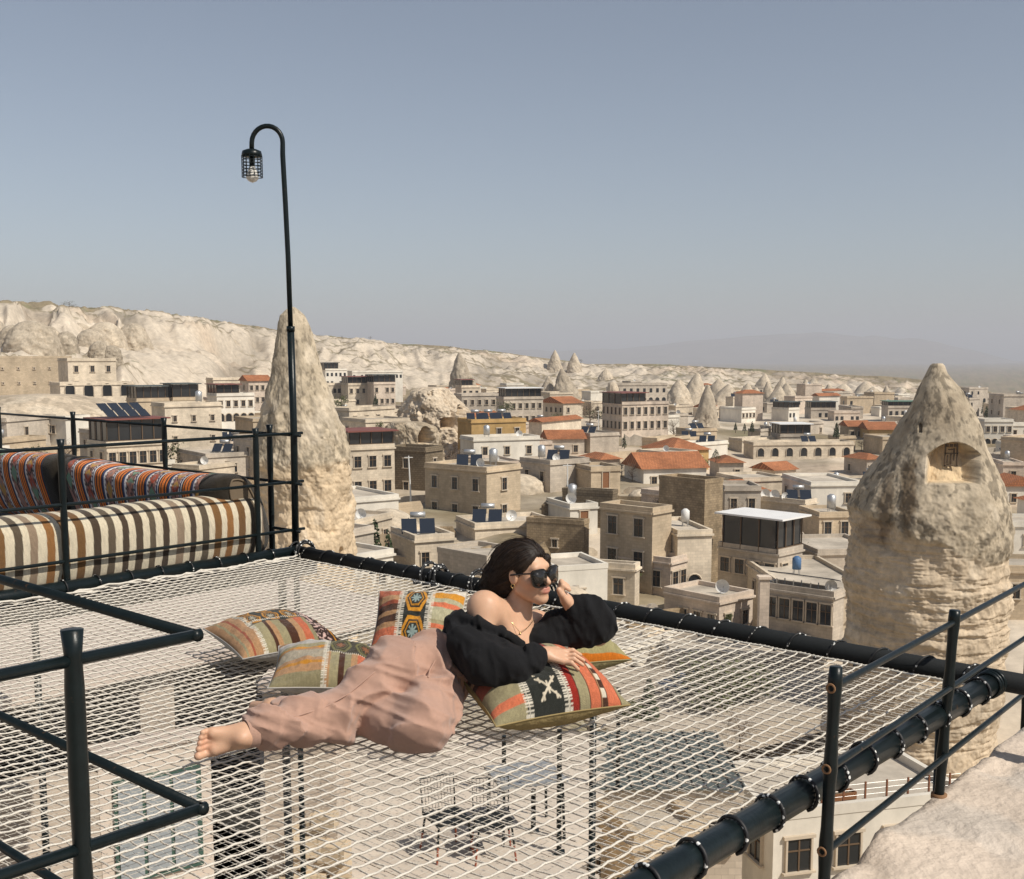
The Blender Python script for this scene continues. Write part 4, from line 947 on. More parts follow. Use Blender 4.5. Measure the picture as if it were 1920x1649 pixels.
def bolster(name, label, p0, p1, w_, h_, colf, zc, group=None, ears=.03, nu=260, nth=72, lean=0.0, sagk=.02):
    """stuffed bolster from p0 to p1; cross-section a soft rounded box"""
    p0 = np.asarray(p0, float); p1 = np.asarray(p1, float); L = np.linalg.norm(p1 - p0); ax = (p1 - p0) / L; sd_ = np.array([ax[1], -ax[0], 0]); up = np.array([0, 0, 1.0])
    u = np.linspace(0, 1, nu); th = np.linspace(0, 2 * math.pi, nth, endpoint=False); U, TH = np.meshgrid(u, th, indexing='ij')
    e = np.minimum(U, 1 - U) * L; fat = (1 - np.exp(-(e + .004) / .045)) ** .55
    ce, se = np.cos(TH), np.sin(TH); pw_ = .72
    a = np.sign(ce) * np.abs(ce) ** pw_ * w_ / 2 * (.25 + .75 * fat); b = np.sign(se) * np.abs(se) ** pw_ * h_ / 2 * (.80 + .20 * fat)
    n = fbm(np.stack([U * L * 2.2, np.cos(TH), np.sin(TH)], -1) + p0.sum(), 3); pu = fbm(np.stack([U * L * 9, np.cos(TH) * .7, np.sin(TH) * .7], -1), 2)
    a = a * (1 + .07 * n + .02 * pu); b = b * (1 + .05 * n + .015 * pu)
    zsag = -sagk * np.sin(math.pi * U) 
    V = p0 + U[..., None] * (p1 - p0) + a[..., None] * sd_ + (b + zsag + zc)[..., None] * up + (lean * b)[..., None] * sd_
    ii = np.arange(nu * nth).reshape(nu, nth); jj = np.roll(ii, -1, 1)
    Q = np.stack([ii[:-1], jj[:-1], jj[1:], ii[1:]], -1).reshape(-1, 4)
    c = colf(U * L, TH, L)
    base_ = (p0 + p1) / 2; base_[2] = zc - h_ / 2
    o = mk(name, V.reshape(-1, 3) - base_, Q[:, ::-1], M_cloth, smooth=True, col=c.reshape(-1, 3)); o.location = tuple(base_)
    mb = MB()                                          # piped seam round both ends
    for k in (0, nu - 1):
        mb = MB(); mb.tube(V[k] - base_ - ax * (.004 if k == 0 else -.004), .007, n=5, closed=True)
        cen = V[k].mean(0) - base_; mb.add(np.concatenate([V[k] - base_, [cen]]), [(i, (i + 1) % nth, nth) if k == 0 else ((i + 1) % nth, i, nth) for i in range(nth)])
        mb.build('end_seam', M_seam, o, smooth=True)
    return tag(o, label, 'bolster', group)
cr_, br1, br2, dk1, dk2, tp1 = pal('D3C7AE'), pal('735433'), pal('8A6138'), pal('4A3D31'), pal('5D5142'), pal('8D7A66')
def stripes_a(x, th, L):
    seq = []; x0 = 0; rs = np.random.RandomState(4)
    cols = [tp1, dk2, br1, br2, br1, dk2, dk1, tp1, dk1, dk2, dk1, dk1, dk2, dk1, br1, br1, br2]
    k = 0
    while x0 < L + .2:
        x0 += .042 + rs.rand() * .014; seq.append((x0, cols[k % len(cols)] * (.9 + .2 * rs.rand()))); x0 += .038 + rs.rand() * .018; seq.append((x0, cr_)); k += 1
    xx = x + .006 * np.sin(th * 3) + .003 * fbm(np.stack([x * 20, th * 2, th * 0], -1), 2)
    c = bands(xx, seq); sp = (vnoise(np.stack([x * 160, th * 26, th * 0], -1)) - .5)[..., None]
    return np.clip(c * (1 + .28 * sp), 0, 1)
bolster('bolster', 'long brown and cream striped wool bolster along the railing', N(-.27, .16), N(-.27, 3.6), .42, .47, stripes_a, .185, sagk=.006, nu=900)
orr, blk, wht, rd, gn, ye, bl, pk = pal('E07A2E'), pal('2A211C'), pal('E0D6D0'), pal('A63C22'), pal('4E8A78'), pal('B98B45'), pal('3D4B78'), pal('B98578')
def kilim_a(x, th, L, ph=0.0):
    y = th * .21
    out = np.zeros(x.shape + (3,)); per = .30
    q = ((x + ph) % per) / per; cyc = np.floor((x + ph) / per).astype(int)
    out = bands(q, [(.05, blk), (.11, orr), (.15, blk), (.24, orr), (.28, blk), (.34, orr), (.38, blk), (.43, wht), (.47, bl * .6), (.88, blk * 1.5), (.93, wht), (1.0, bl * .7)])
    mid = (q > .47) & (q < .88); qm = (q - .675) / .205
    v = (y / .13 + cyc * .5) % 1.0; dia = np.abs(qm) + np.abs(v - .5) * 2
    bg = np.where((vnoise(np.stack([x * 120, y * 120, x * 0], -1)) > .5)[..., None], pk * .8, blk * 2.2)
    fl = [pal('B5893F'), pal('A6472B'), pal('6E8F73'), pal('B07A66')]
    pick = np.array(fl)[(cyc + np.floor(y / .13).astype(int)) % 4]
    bg = np.where((dia < .85)[..., None], pick, bg); bg = np.where((dia < .4)[..., None], pick * .45 + .1, bg)
    bg = np.where(((np.abs(qm) > .80))[..., None], np.where(((y * 60).astype(int) % 2 == 0)[..., None], wht, blk), bg)
    out = np.where(mid[..., None], bg, out)
    e = np.minimum(x, L - x); out = np.where((e < .20)[..., None] if ph == 0 else (x < .16)[..., None], pal('2E2922') * (.8 + .4 * vnoise(np.stack([x * 60, y * 60, x * 0], -1)))[..., None], out)
    return np.clip(out * (1.05 + .34 * vnoise(np.stack([x * 230, y * 90, x * 0], -1)))[..., None], 0, 1)
sK = [s_at(462, .30), s_at(156, .30)]
bolster('bolster', 'orange striped kilim back cushion nearest the lamp post', N(sK[0], .30), N(sK[1], .30), .42, .58, kilim_a, .28, lean=-.30, sagk=.05, nu=420, nth=96)
bolster('bolster', 'orange and blue kilim back cushion farther from the lamp post', N(sK[1] - .03, .30), N(sK[1] - 2.5, .30), .42, .60, lambda x, t, L: kilim_a(x, t, L, .13), .27, lean=-.30, sagk=.03, nu=420, nth=96)

# ------------------------------------------------------------------ loose kilim cushions
def comb(out, u, v, u0, w_, vert=True, c=None, n=46, horiz=False):
    a, b = (u, v) if not horiz else (v, u)
    m = (np.abs(a - u0) < w_) & (((b * n) % 1.0) < .52); out[m] = pal('DAD2C0') if c is None else c
    m = (np.abs(a - u0) < w_ * .22); out[m] = pal('C9C0AE')
    return out
def hexes(u, v, u0, u1, v0, v1, nu, nv, line, fill, core):
    U = (u - u0) / (u1 - u0) * nu; V = (v - v0) / (v1 - v0) * nv
    a = (U % 1) - .5; b = (V % 1) - .5; d = np.maximum(np.abs(a) * 1.05 + np.abs(b) * .55, np.abs(b) * 1.08)
    out = np.zeros(u.shape + (3,)); out[:] = fill
    out[(d > .36) & (d < .47)] = line; out[(d > .25) & (d < .30)] = line * .8
    st = ((np.abs(a) < .035) | (np.abs(b) < .035) | (np.abs(np.abs(a) - np.abs(b)) < .035)) & (d < .20); out[st] = core
    return out
def star(out, u, v, cu, cv, ru, rv, c):
    a = (u - cu) / ru; b = (v - cv) / rv
    m = ((np.abs(np.abs(a) - np.abs(b)) < .13) | (np.abs(a) < .09) & (np.abs(b) < .55)) & (np.maximum(np.abs(a), np.abs(b)) < 1); out[m] = c
    m = (np.abs(np.abs(a) - .62) < .09) & (np.abs(b) < .95) & (np.abs(b) > .35); out[m] = c
    return out
sage, coral, rust, char, tan_, must, choc, red_ = pal('9C9270'), pal('CE7250'), pal('8E4A35'), pal('2A2C27'), pal('AE8660'), pal('BC8128'), pal('4A2E20'), pal('93291D')
def pat_front(u, v):
    o = bands(u, [(.56, char), (.62, red_), (.625, choc), (.70, sage), (.705, choc), (.785, coral), (.79, choc), (.83, tan_), (.835, choc), (.93, coral), (.938, choc), (1.1, sage)])
    l = u < .24; o[l] = bands(v, [(.08, sage), (.16, coral), (.36, sage * .95), (.50, rust), (.56, choc), (.60, tan_), (.66, choc), (.78, rust), (1.1, coral * .8)])[l]
    z = np.abs(u - .81) < .016; zz_ = z & ((((v * 14) % 1) - .5) * (np.where((v * 14).astype(int) % 2 == 0, 1, -1)) > 0); o[z] = choc; o[zz_] = pal('D8CDB8')
    for cu, cv, ru, rv in ((.42, .16, .075, .10), (.40, .47, .055, .07), (.47, .60, .06, .06), (.36, .72, .05, .06), (.46, .80, .05, .05), (.32, .34, .045, .06)): o = star(o, u, v, cu, cv, ru, rv, pal('CFC3AC'))
    o = comb(o, u, v, .255, .028); o = comb(o, u, v, .545, .032)
    t = (v > .84) & (u > .5); o[t] = bands(u, [(.6, tan_), (.64, choc), (.68, rust), (.80, char * 1.8), (.84, rust), (.90, pal('D8CDB8')), (1.1, coral * .9)])[t]
    t2 = (u > .5) & (np.abs(v - .84) < .022) & (((u * 60) % 1) < .5); o[t2] = pal('DAD2C0')
    return o
def pat_a(u, v):
    o = bands(u, [(.05, tan_), (.07, sage), (.12, tan_ * 1.05), (.14, rust * 1.2), (.24, tan_ * .95), (.34, sage), (.37, choc), (.42, tan_), (.50, sage * .9), (.58, choc), (.64, tan_), (.72, coral * .8), (.80, sage * .8), (1.1, choc)])
    m = (v > .40) & (u > .22) & (u < .76); hx = hexes(u, v, .22, .76, .40, 1.0, 3, 2, must, char * .9, pal('A79F8C')); o[m] = hx[m]
    m2 = (u > .76); hx = np.where((vnoise(np.stack([u * 60, v * 60, u * 0], -1)) > .62)[..., None], pal('C9A9A0'), pal('33211B')); o[m2] = hx[m2]; o[(u > .9)] = pal('33211B'); o[np.abs(u - .93) < .006] = must
    o = comb(o, u, v, .235, .025); o = np.where(((u > .23) & (u < .8) & (np.abs(v - .47) < .022) & (((u * 50) % 1) < .5))[..., None], pal('DAD2C0'), o)
    return o
def pat_b(u, v):
    o = bands(v, [(.12, sage * .8), (.22, tan_), (.27, must), (.34, tan_), (.50, pal('A59A86')), (.56, tan_), (.61, must * 1.1), (.70, sage), (.82, pal('B5AFA6')), (.9, pal('C9C3BC')), (1.1, tan_)])
    r_ = (u > .5); o2 = bands(u, [(.55, tan_), (.63, sage), (.68, choc), (.74, sage * .8), (.80, tan_), (1.1, coral * .85)]); o[r_ & (v < .45)] = o2[r_ & (v < .45)]
    hx = hexes(u, v, .5, 1.0, .45, .86, 2, 1, pal('6E6A42'), pal('3A3325'), pal('8A5A3A')); m = r_ & (v >= .45) & (v < .86); o[m] = hx[m]
    o = comb(o, u, v, .5, .03); o = np.where((r_ & (np.abs(v - .45) < .02) & (((u * 50) % 1) < .5))[..., None], pal('DAD2C0'), o)
    return o
def pat_c(u, v):
    o = bands(v, [(.15, sage), (.32, coral * .9), (.40, tan_), (.50, choc), (.56, tan_), (.66, choc), (.72, rust), (.82, tan_), (1.1, coral * .75)])
    r_ = u > .62; o[r_] = bands(v, [(.30, sage), (.36, coral), (.42, sage), (.62, pal('AFA98A')), (.70, coral), (.78, pal('AFA98A')), (.9, must * 1.2), (1.1, pal('D8CFC0'))])[r_]
    m = (u > .32) & (u < .62); hx = hexes(u, v, .32, .62, 0, 1.0, 1, 2, must * 1.15, char, pal('8FA09A')); o[m] = hx[m]
    o = comb(o, u, v, .31, .04, n=36); o = comb(o, u, v, .63, .04, n=36)
    return o
def pat_d(u, v):
    return bands(v, [(.05, pal('C8701E')), (.80, pal('A39A6E')), (.84, pal('C8701E')), (.9, pal('A39A6E')), (1.1, pal('C89A5E'))])
def cushion(label, c, size, yaw, pitch=0.0, roll=0.0, pat=None, under=(.5, .47, .42), nu=150, nv=120, pf=.62, bottom_share=.45, creas=1.0):
    w_, d_, th_ = size; u = np.linspace(0, 1, nu); v = np.linspace(0, 1, nv); U, V_ = np.meshgrid(u, v, indexing='ij')
    a = 2 * U - 1; b = 2 * V_ - 1
    hgt = np.clip((1 - np.abs(a) ** 2.6) * (1 - np.abs(b) ** 2.6), 0, 1) ** pf * th_
    pin = 1 - .10 * (b ** 2) * (1 - a ** 2 * 0) ; X = a * w_ / 2 * (1 - .07 * (1 - np.abs(b) ** 2) * np.abs(a) ** 3); Y = b * d_ / 2 * (1 - .07 * (1 - np.abs(a) ** 2) * np.abs(b) ** 3)
    wr = fbm(np.stack([a * 3, b * 3, a * 0 + c[0] * 5], -1), 3) * .012 * creas + fbm(np.stack([a * 9, b * 9, a * 0 + c[0] * 5], -1), 2) * .004 * creas
    edge = np.clip((1 - np.abs(a)) * 8, 0, 1) * np.clip((1 - np.abs(b)) * 8, 0, 1)
    Zt = hgt * (1 - bottom_share) + wr * edge; Zb = -hgt * bottom_share + wr * edge * .6
    top = np.stack([X, Y, Zt], -1).reshape(-1, 3); bot = np.stack([X, Y, Zb - .004], -1).reshape(-1, 3)
    ii = np.arange(nu * nv).reshape(nu, nv); Q = np.stack([ii[:-1, :-1], ii[1:, :-1], ii[1:, 1:], ii[:-1, 1:]], -1).reshape(-1, 4)
    Rm = np.array(Matrix.Rotation(yaw, 3, 'Z') @ Matrix.Rotation(pitch, 3, 'X') @ Matrix.Rotation(roll, 3, 'Y'))
    top = top @ Rm.T; bot = bot @ Rm.T
    T = thing('cushion', label, 'cushion', (c[0], c[1], c[2]))
    cc = pat(U, V_) if pat else np.ones(U.shape + (3,)) * .5
    cc = np.clip(cc * (.84 + .32 * vnoise(np.stack([U * w_ * 260, V_ * d_ * 100, U * 0], -1)))[..., None], 0, 1)
    mk('woven_cover', top, Q, M_cloth, T, True, col=cc.reshape(-1, 3))
    mk('backing', bot, Q[:, ::-1], mat('backing_cotton', under, rough=.95, var=.1, scale=30, bump=.4, bscale=40), T, True)
    bd = np.concatenate([ii[:, 0], ii[-1, 1:], ii[-2::-1, -1], ii[0, -2:0:-1]]); mb = MB(); mb.tube(top[bd][::2], .0035, n=5, closed=True); mb.build('piping', mat('piping_cord', tuple(np.array(under) * .8), rough=.95), T, True)
    return T
# ------------------------------------------------------------------ rock ledge under the railing and the camera terrace
eA, eB = gp(1545, 1608, -.30), gp(1880, 1366, -.30)
dl = eB - eA; dl /= np.linalg.norm(dl); nl = np.array([dl[1], -dl[0], 0])      # nl points right, into the ledge
na_, nb_ = 260, 200
aa = np.linspace(-4.0, 7.0, na_); bb = np.concatenate([np.linspace(-.55, 0, 40, endpoint=False), np.linspace(0, 5.0, nb_ - 40)])
AA, BB = np.meshgrid(aa, bb, indexing='ij')
P = eA + AA[..., None] * dl + BB[..., None] * nl
nz_ = fbm(np.stack([P[..., 0] * 1.3, P[..., 1] * 1.3, P[..., 0] * 0], -1), 4); nz2 = fbm(np.stack([P[..., 0] * 6, P[..., 1] * 6, P[..., 0] * 0], -1), 4)
edge_j = .05 * fbm(np.stack([AA * 2.4, AA * 0, AA * 0], -1), 3)
drop = sstep(0.06, -.10, BB + edge_j)
crk = ridged(np.stack([P[..., 0] * 2.2, P[..., 1] * 2.2, P[..., 0] * 0 + 5], -1), 4)
Z = -.305 + .018 * nz_ + .014 * nz2 - .03 * sstep(.80, .95, crk) + .012 * np.round(nz_ * 3) / 3 + .04 * sstep(.3, 1.5, BB) - drop * (1.2 + 7.0 * np.clip(-BB - .02, 0, 1) / .55)
Z = Z - 1.9 * sstep(.55, .80, BB - .16 * fbm(np.stack([AA * 1.5, AA * 0 + 3, AA * 0], -1), 3)) * sstep(-.6, .3, AA) 
P[..., 2] = Z
ii = np.arange(na_ * nb_).reshape(na_, nb_); Q = np.stack([ii[:-1, :-1], ii[1:, :-1], ii[1:, 1:], ii[:-1, 1:]], -1).reshape(-1, 4)[:, ::-1]
cl = np.array([.62, .52, .425]) * (1 + .22 * nz2[..., None] + .1 * nz_[..., None])
och = sstep(.18, .42, fbm(np.stack([P[..., 0] * 1.1 + 7, P[..., 1] * 1.1, P[..., 2] * 1.5], -1), 3)); cl = cl + (np.array([.56, .36, .22]) - cl) * (och * .7)[..., None]
gr = sstep(.15, .4, fbm(np.stack([P[..., 0] * 3 + 2, P[..., 1] * 3, P[..., 2] * 3], -1), 3)); cl = cl + (np.array([.50, .46, .41]) - cl) * (gr * .5)[..., None]
tag(mk('rock_ledge', P.reshape(-1, 3), Q, mat('ledge_rock', (1, 1, 1), rough=.95, var=.14, scale=6, attr='col', bump=.7, bscale=24, spec=.1, detail=10), smooth=True, col=cl.reshape(-1, 3)), kind='structure')
# walkway the camera stands on
wk = MB(); q = [c0 - D1 * 4 - D2 * .05, c0 + D1 * .2 - D2 * .05, eA - dl * 3.9 + nl * .1, c0 - D2 * 5 + D1 * .5, c0 - D2 * 5 - D1 * 4]
wk.prism([(p[0], p[1]) for p in q], -.9, -.30); tag(wk.build('walkway', mat('walkway_stone', (.5, .43, .35), rough=.95, var=.2, scale=4)), kind='structure')

# ------------------------------------------------------------------ lower courtyard under the net
CZ = -4.5
M_pav = mat('paver_stone', (.56, .485, .405), rough=.9, var=.14, scale=5, objvar=.09, spec=.15, detail=8)
o0 = gp(1046, 1640, CZ)
cR = [gp(1040, 1900, CZ), gp(1052, 1640, CZ), gp(1112, 1365, CZ)]
def in_court(p):
    e = cR[2] - cR[0]; return e[0] * (p[1] - cR[0][1]) - e[1] * (p[0] - cR[0][0]) > .25 and p[1] < cR[2][1] - .3
mb = MB(); pl = [cR[0], cR[1], cR[2], cR[2] - np.array([16, 0, 0]), cR[0] - np.array([12, 0, 0])]
mb.prism([(p[0], p[1]) for p in pl], CZ - 1.8, CZ - .05); cyd = tag(mb.build('courtyard_floor', mat('courtyard_base', (.20, .17, .14), rough=.95)), kind='structure')
me_src = {}
for i in range(-4, 14):
    for j in range(-2, 26):
        wv = .72
        c = o0 - D1 * (.38 + i * .76 + .38 * (j % 2)) + D2 * (-3.6 + j * .52); c[2] = CZ
        if not in_court(c) or c[1] < 9.5: continue
        k = (i * 7 + j * 3) % 4
        if k not in me_src:
            m_ = MB(); m_.box((0, 0, -.03), (.745 - .004 * k, .505, .06 + .004 * k)); ob = m_.build('paver', M_pav); me_src[k] = ob.data; bpy.data.objects.remove(ob)
        ob = bpy.data.objects.new('paver', me_src[k]); COL.objects.link(ob); ob.parent = cyd; ob.location = tuple(c); ob.rotation_euler = (RS.uniform(-.004, .004), RS.uniform(-.004, .004), YAW)
# veranda with a pale roof terrace
v0, v1 = gp(350, 1236, -2.0), gp(0, 1312, -2.0)
dv = v0 - v1; dv /= np.linalg.norm(dv); nv = np.array([dv[1], -dv[0], 0])     # nv: out of the veranda, towards the right
T = thing('veranda', 'pale stone veranda with flat roof and deep shade seen through the netting', 'building', (v0[0], v0[1], CZ))
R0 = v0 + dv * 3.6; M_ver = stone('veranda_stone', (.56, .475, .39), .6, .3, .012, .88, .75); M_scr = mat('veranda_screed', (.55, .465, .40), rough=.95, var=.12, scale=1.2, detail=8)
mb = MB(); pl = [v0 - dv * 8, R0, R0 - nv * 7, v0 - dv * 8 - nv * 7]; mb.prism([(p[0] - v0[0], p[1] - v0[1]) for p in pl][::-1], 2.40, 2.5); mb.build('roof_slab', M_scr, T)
mb = MB(); bw = [v0 - dv * 8 - nv * 3.2, R0 - nv * 3.2, R0 - nv * 3.5, v0 - dv * 8 - nv * 3.5]; mb.prism([(p[0] - v0[0], p[1] - v0[1]) for p in bw][::-1], -2, 2.336); M_shade_paint = mat('veranda_shade_paint', (.035, .031, .026), rough=1, var=.3, scale=2); mb.build('back_wall', M_shade_paint, T)  # back wall coloured near-black, the veranda's shade put into the colour
mb = MB(); fl = [v0 - dv * 8 + nv * .62, v0 + dv * .9 + nv * .62, v0 + dv * .9 - nv * 3.2, v0 - dv * 8 - nv * 3.2]; mb.prism([(p[0] - v0[0], p[1] - v0[1]) for p in fl][::-1], -.2, .06); mb.build('shade_slab', M_shade_paint, T)  # added dark slab over the paving, painted as the well's shade
mb = MB(); mb.prism([(p[0] - v0[0], p[1] - v0[1]) for p in pl][::-1], 2.34, 2.397); mb.build('ceiling', M_shade_paint, T)  # ceiling carries the same painted shade
for q in (-5.6, -2.9, -.3, 2.2):
    c = v0 + dv * q - nv * .35 - v0; mb = MB(); mb.box((c[0], c[1], 1.16), (.42, .42, 2.35), rz=math.atan2(dv[1], dv[0])); mb.build('pillar', M_ver, T)
# wall that shades the light well before the veranda
w0, w1 = gp(392, 1330, -2.3), gp(0, 1402, -2.3); dw = w0 - w1; dw /= np.linalg.norm(dw); nw = np.array([dw[1], -dw[0], 0])
M_ren = mat('pier_render', (.62, .53, .45), rough=.9, var=.14, scale=2, detail=8)
T = thing('courtyard_wall', 'pale rendered courtyard wall with a bluish window seen through the netting', 'wall', (w0[0], w0[1], CZ))
yw = math.atan2(dw[1], dw[0])
def wpart(nm, a, b, z0, z1, th, m, off=0.0):
    c = dw * (a + b) / 2 - nw * (th / 2 - off); mb = MB(); mb.box((c[0], c[1], (z0 + z1) / 2), (b - a, th, z1 - z0), rz=yw); return mb.build(nm, m, T)
wpart('wall_panel', -1.15, 0, -1.7, 1.9, .3, M_ren); wpart('wall_panel', -6.5, -1.154, -1.7, 1.76, .3, M_ver); wpart('coping', -1.17, .04, 1.902, 1.95, .36, M_scr, .03)
wd_ = wpart('window', -1.02, -.12, .55, 1.65, .06, mat('green_frame', (.05, .10, .08), rough=.6), .03)
for q in range(3):
    o = wpart('pane', -.98 + q * .28, -.74 + q * .28, .6, 1.6, .02, mat('blue_pane', (.30, .33, .35), rough=.2, spec=.5), .045); o.parent = wd_
a, b = gp(492, 1297, -2.2), gp(630, 1292, -2.2)
T = thing('wall_pier', 'pinkish stone pier with rubble foot seen through the netting', 'pier', (a[0], a[1], CZ)); ww = b[0] - a[0]
mb = MB(); mb.box((ww / 2, .3, .35), (ww, .6, 3.9)); mb.build('shaft', M_ver, T); mb = MB(); mb.box((ww / 2, .3, 2.35), (ww + .08, .68, .1)); mb.build('coping', M_scr, T)
for i in range(16): mb = MB(); s_ = RS.uniform(.12, .26); mb.box((ww * RS.uniform(.4, 1.1), -.12 - RS.uniform(0, .12), RS.uniform(.1, 1.0)), (s_ * 1.3, s_, s_ * .8), rz=RS.uniform(-.3, .3)); mb.build('stone', M_W['tan'], T)
# low wall along the courtyard's open side with slim posts
for i, (u, v, vt_) in enumerate([(1048, 1600, 1368), (1000, 1560, 1480), (1158, 1480, 1290), (945, 1490, 1380)]):
    b = gp(u, v, CZ); h_ = pw(u, vt_, b[1])[2] - CZ
    mb = MB(); mb.tube([(0, 0, 0), (0, 0, h_)], .03, n=8); mb.box((0, 0, .01), (.14, .14, .02)); o = mb.build('steel_post', M_black); o.location = tuple(b)
    tag(o, ['tall slim black post at the courtyard edge', 'short slim black post beside the courtyard table', 'slim black post over the dark roof', 'slim black post behind the wire chairs'][i], 'post')
# chairs and table
M_redleg = mat('chair_leg_red', (.30, .09, .05), rough=.6)
def wire_chair(loc, rz, label):
    T = thing('wire_chair', label, 'chair', loc, rz, None)
    mb = MB(); mb.box((0, 0, .45), (.44, .44, .035)); mb.build('seat', M_pad, T)
    mb = MB()
    fr = [(-.21, .21, .45), (-.22, .27, .86), (.22, .27, .86), (.21, .21, .45)]; mb.tube(fr, .010, n=6)
    for i in range(1, 10): x = -.21 + .42 * i / 10; mb.tube([(x, .21, .45), (x, .27, .86)], .003, n=4)
    for i in range(1, 9): z = .45 + .41 * i / 9; y = .21 + .06 * i / 9; mb.tube([(-.215, y, z), (.215, y, z)], .003, n=4)
    mb.build('backrest', M_black, T)
    for sx in (-1, 1):
        for sy in (-1, 1):
            mb = MB(); mb.tube([(.19 * sx, .19 * sy, .44), (.215 * sx, .215 * sy, .22)], .013, n=6); mb.tube([(.215 * sx, .215 * sy, .22), (.24 * sx, .24 * sy, 0)], .013, n=6, mi=1); mb.build('leg', [M_black, M_redleg], T)
    return T
wire_chair(tuple(gp(838, 1600, CZ)), .5, 'black wire-back chair standing apart on the courtyard paving')
wire_chair(tuple(gp(925, 1606, CZ)), .15, 'black wire-back chair pulled up to the courtyard table')
tb = gp(985, 1560, CZ); T = thing('cafe_table', 'square cafe table with grey top below the netting', 'table', tuple(tb), .3)
mb = MB(); mb.box((0, 0, .74), (.85, .75, .035)); mb.build('tabletop', mat('table_grey', (.24, .25, .26), rough=.4), T)
for sx in (-1, 1):
    for sy in (-1, 1): mb = MB(); mb.tube([(.37 * sx, .32 * sy, .73), (.39 * sx, .34 * sy, 0)], .018, n=6); mb.build('leg', M_black, T)
# ------------------------------------------------------------------ cushions on the net
zn = -.035
cA = gp(512, 1192, .05); cB = gp(612, 1252, .05); cC = gp(785, 1170, .12); cF = gp(1008, 1292, .10); cD = gp(1062, 1232, .10)
cushion('flat square cushion with mustard hexagons and grey backing, farthest left on the netting', cA, (.50, .47, .17), YAW + math.radians(78), 0.10, 0.0, pat_a, under=(.42, .40, .37))
cushion('tan and grey striped cushion tucked against the bent legs', cB, (.44, .42, .15), math.radians(5), .16, .05, pat_b, under=(.50, .47, .43))
cushion('cushion with a column of mustard diamonds propped behind the hips', cC, (.42, .38, .15), math.radians(-4), .70, .0, pat_c, under=(.5, .45, .38))
cushion('coral striped cushion with white star motifs under the resting hand', cF + np.array([0, 0, .015]), (.56, .44, .23), math.radians(27), .27, .0, pat_front, under=(.36, .27, .12), bottom_share=.5)
cushion('sage green cushion with orange edge under the propped elbow', cD + np.array([0, .12, -.005]), (.46, .36, .17), math.radians(20), .08, .0, pat_d, under=(.33, .28, .14))

# ------------------------------------------------------------------ the woman
W = pw
Y0 = W(800, 1300, 4.2)
PT = thing('person', 'woman in a black off-shoulder blouse, pink trousers and sunglasses lying on the netting', 'person', (Y0[0], Y0[1], -.03))
PL = np.array(PT.location)
def unit(v): v = np.asarray(v, float); return v / np.linalg.norm(v)
Hc = W(988, 1072, 4.40)
fwd = unit((.72, -.69, .06)); up0 = np.array([-.10, 0.02, 1.0]); sd = unit(np.cross(fwd, up0)); upv = unit(np.cross(sd, fwd))
HR = np.stack([sd, fwd, upv], 1)                    # local (side, forward, up); +side = her right = towards us/right of face
HS = 1.0
def hl(p): return ((p - Hc) @ HR) / HS
def hw_(q): return Hc + HR @ (np.asarray(q) * HS)
def head(p):
    q = hl(p); d = ell(q, (0, -.018, .030), (.072, .092, .086))
    d = smin(d, ell(q, (0, .030, -.030), (.060, .060, .084)), .03)
    for s in (-1, 1):
        d = smin(d, cap(q, (.050 * s, .0, -.062), (.010 * s, .060, -.098), .020, .020), .025)
        d = smin(d, ell(q, (.040 * s, .054, -.028), (.024, .024, .022)), .02)
    d = smin(d, ell(q, (0, .070, -.100), (.020, .018, .018)), .02)
    d = smin(d, cap(q, (-.030, .072, .022), (.030, .072, .022), .014, .014), .02)
    for s in (-1, 1): d = smax(d, -ell(q, (.031 * s, .098, .000), (.018, .016, .011)), .012)
    for s in (-1, 1): d = smin(d, ell(q, (.031 * s, .076, .000), (.013, .012, .010)), .004)
    d = smin(d, cap(q, (0, .084, .006), (0, .108, -.034), .0075, .0115), .012)
    for s in (-1, 1): d = smin(d, ell(q, (.012 * s, .094, -.039), (.009, .010, .007)), .006)
    d = smin(d, ell(q, (0, .086, -.066), (.026, .014, .017)), .014)
    d = smin(d, ell(q, (0, .0945, -.0600), (.021, .0085, .0052)), .004); d = smin(d, ell(q, (0, .0935, -.0715), (.0185, .0095, .0065)), .004)
    d = smax(d, -cap(q, (-.022, .106, -.0655), (.022, .106, -.0655), .004, .004), .004)
    for s in (-1, 1):
        e = ell(q, (.073 * s, -.006, -.008), (.011, .020, .032)); e = smax(e, -ell(q, (.084 * s, -.002, -.004), (.007, .011, .018)), .006); d = smin(d, e, .008)
    return d * HS
# joints
neckb = W(966, 1160, 4.43); chest = W(930, 1212, 4.40); waist = W(862, 1240, 4.32); pelv = W(800, 1268, 4.22)
shR = W(908, 1140, 4.28); shL = W(1004, 1172, 4.56); elR = W(898, 1252, 4.14); wrR = W(1012, 1224, 4.16); elL = W(1122, 1192, 4.50); wrL = W(1070, 1137, 4.43)
hipR, knR, anR = W(790, 1242, 4.22), W(628, 1332, 4.00), W(470, 1376, 3.84)
hipL, knL, anL = W(806, 1306, 4.14), W(792, 1352, 3.93), W(522, 1334, 4.13)
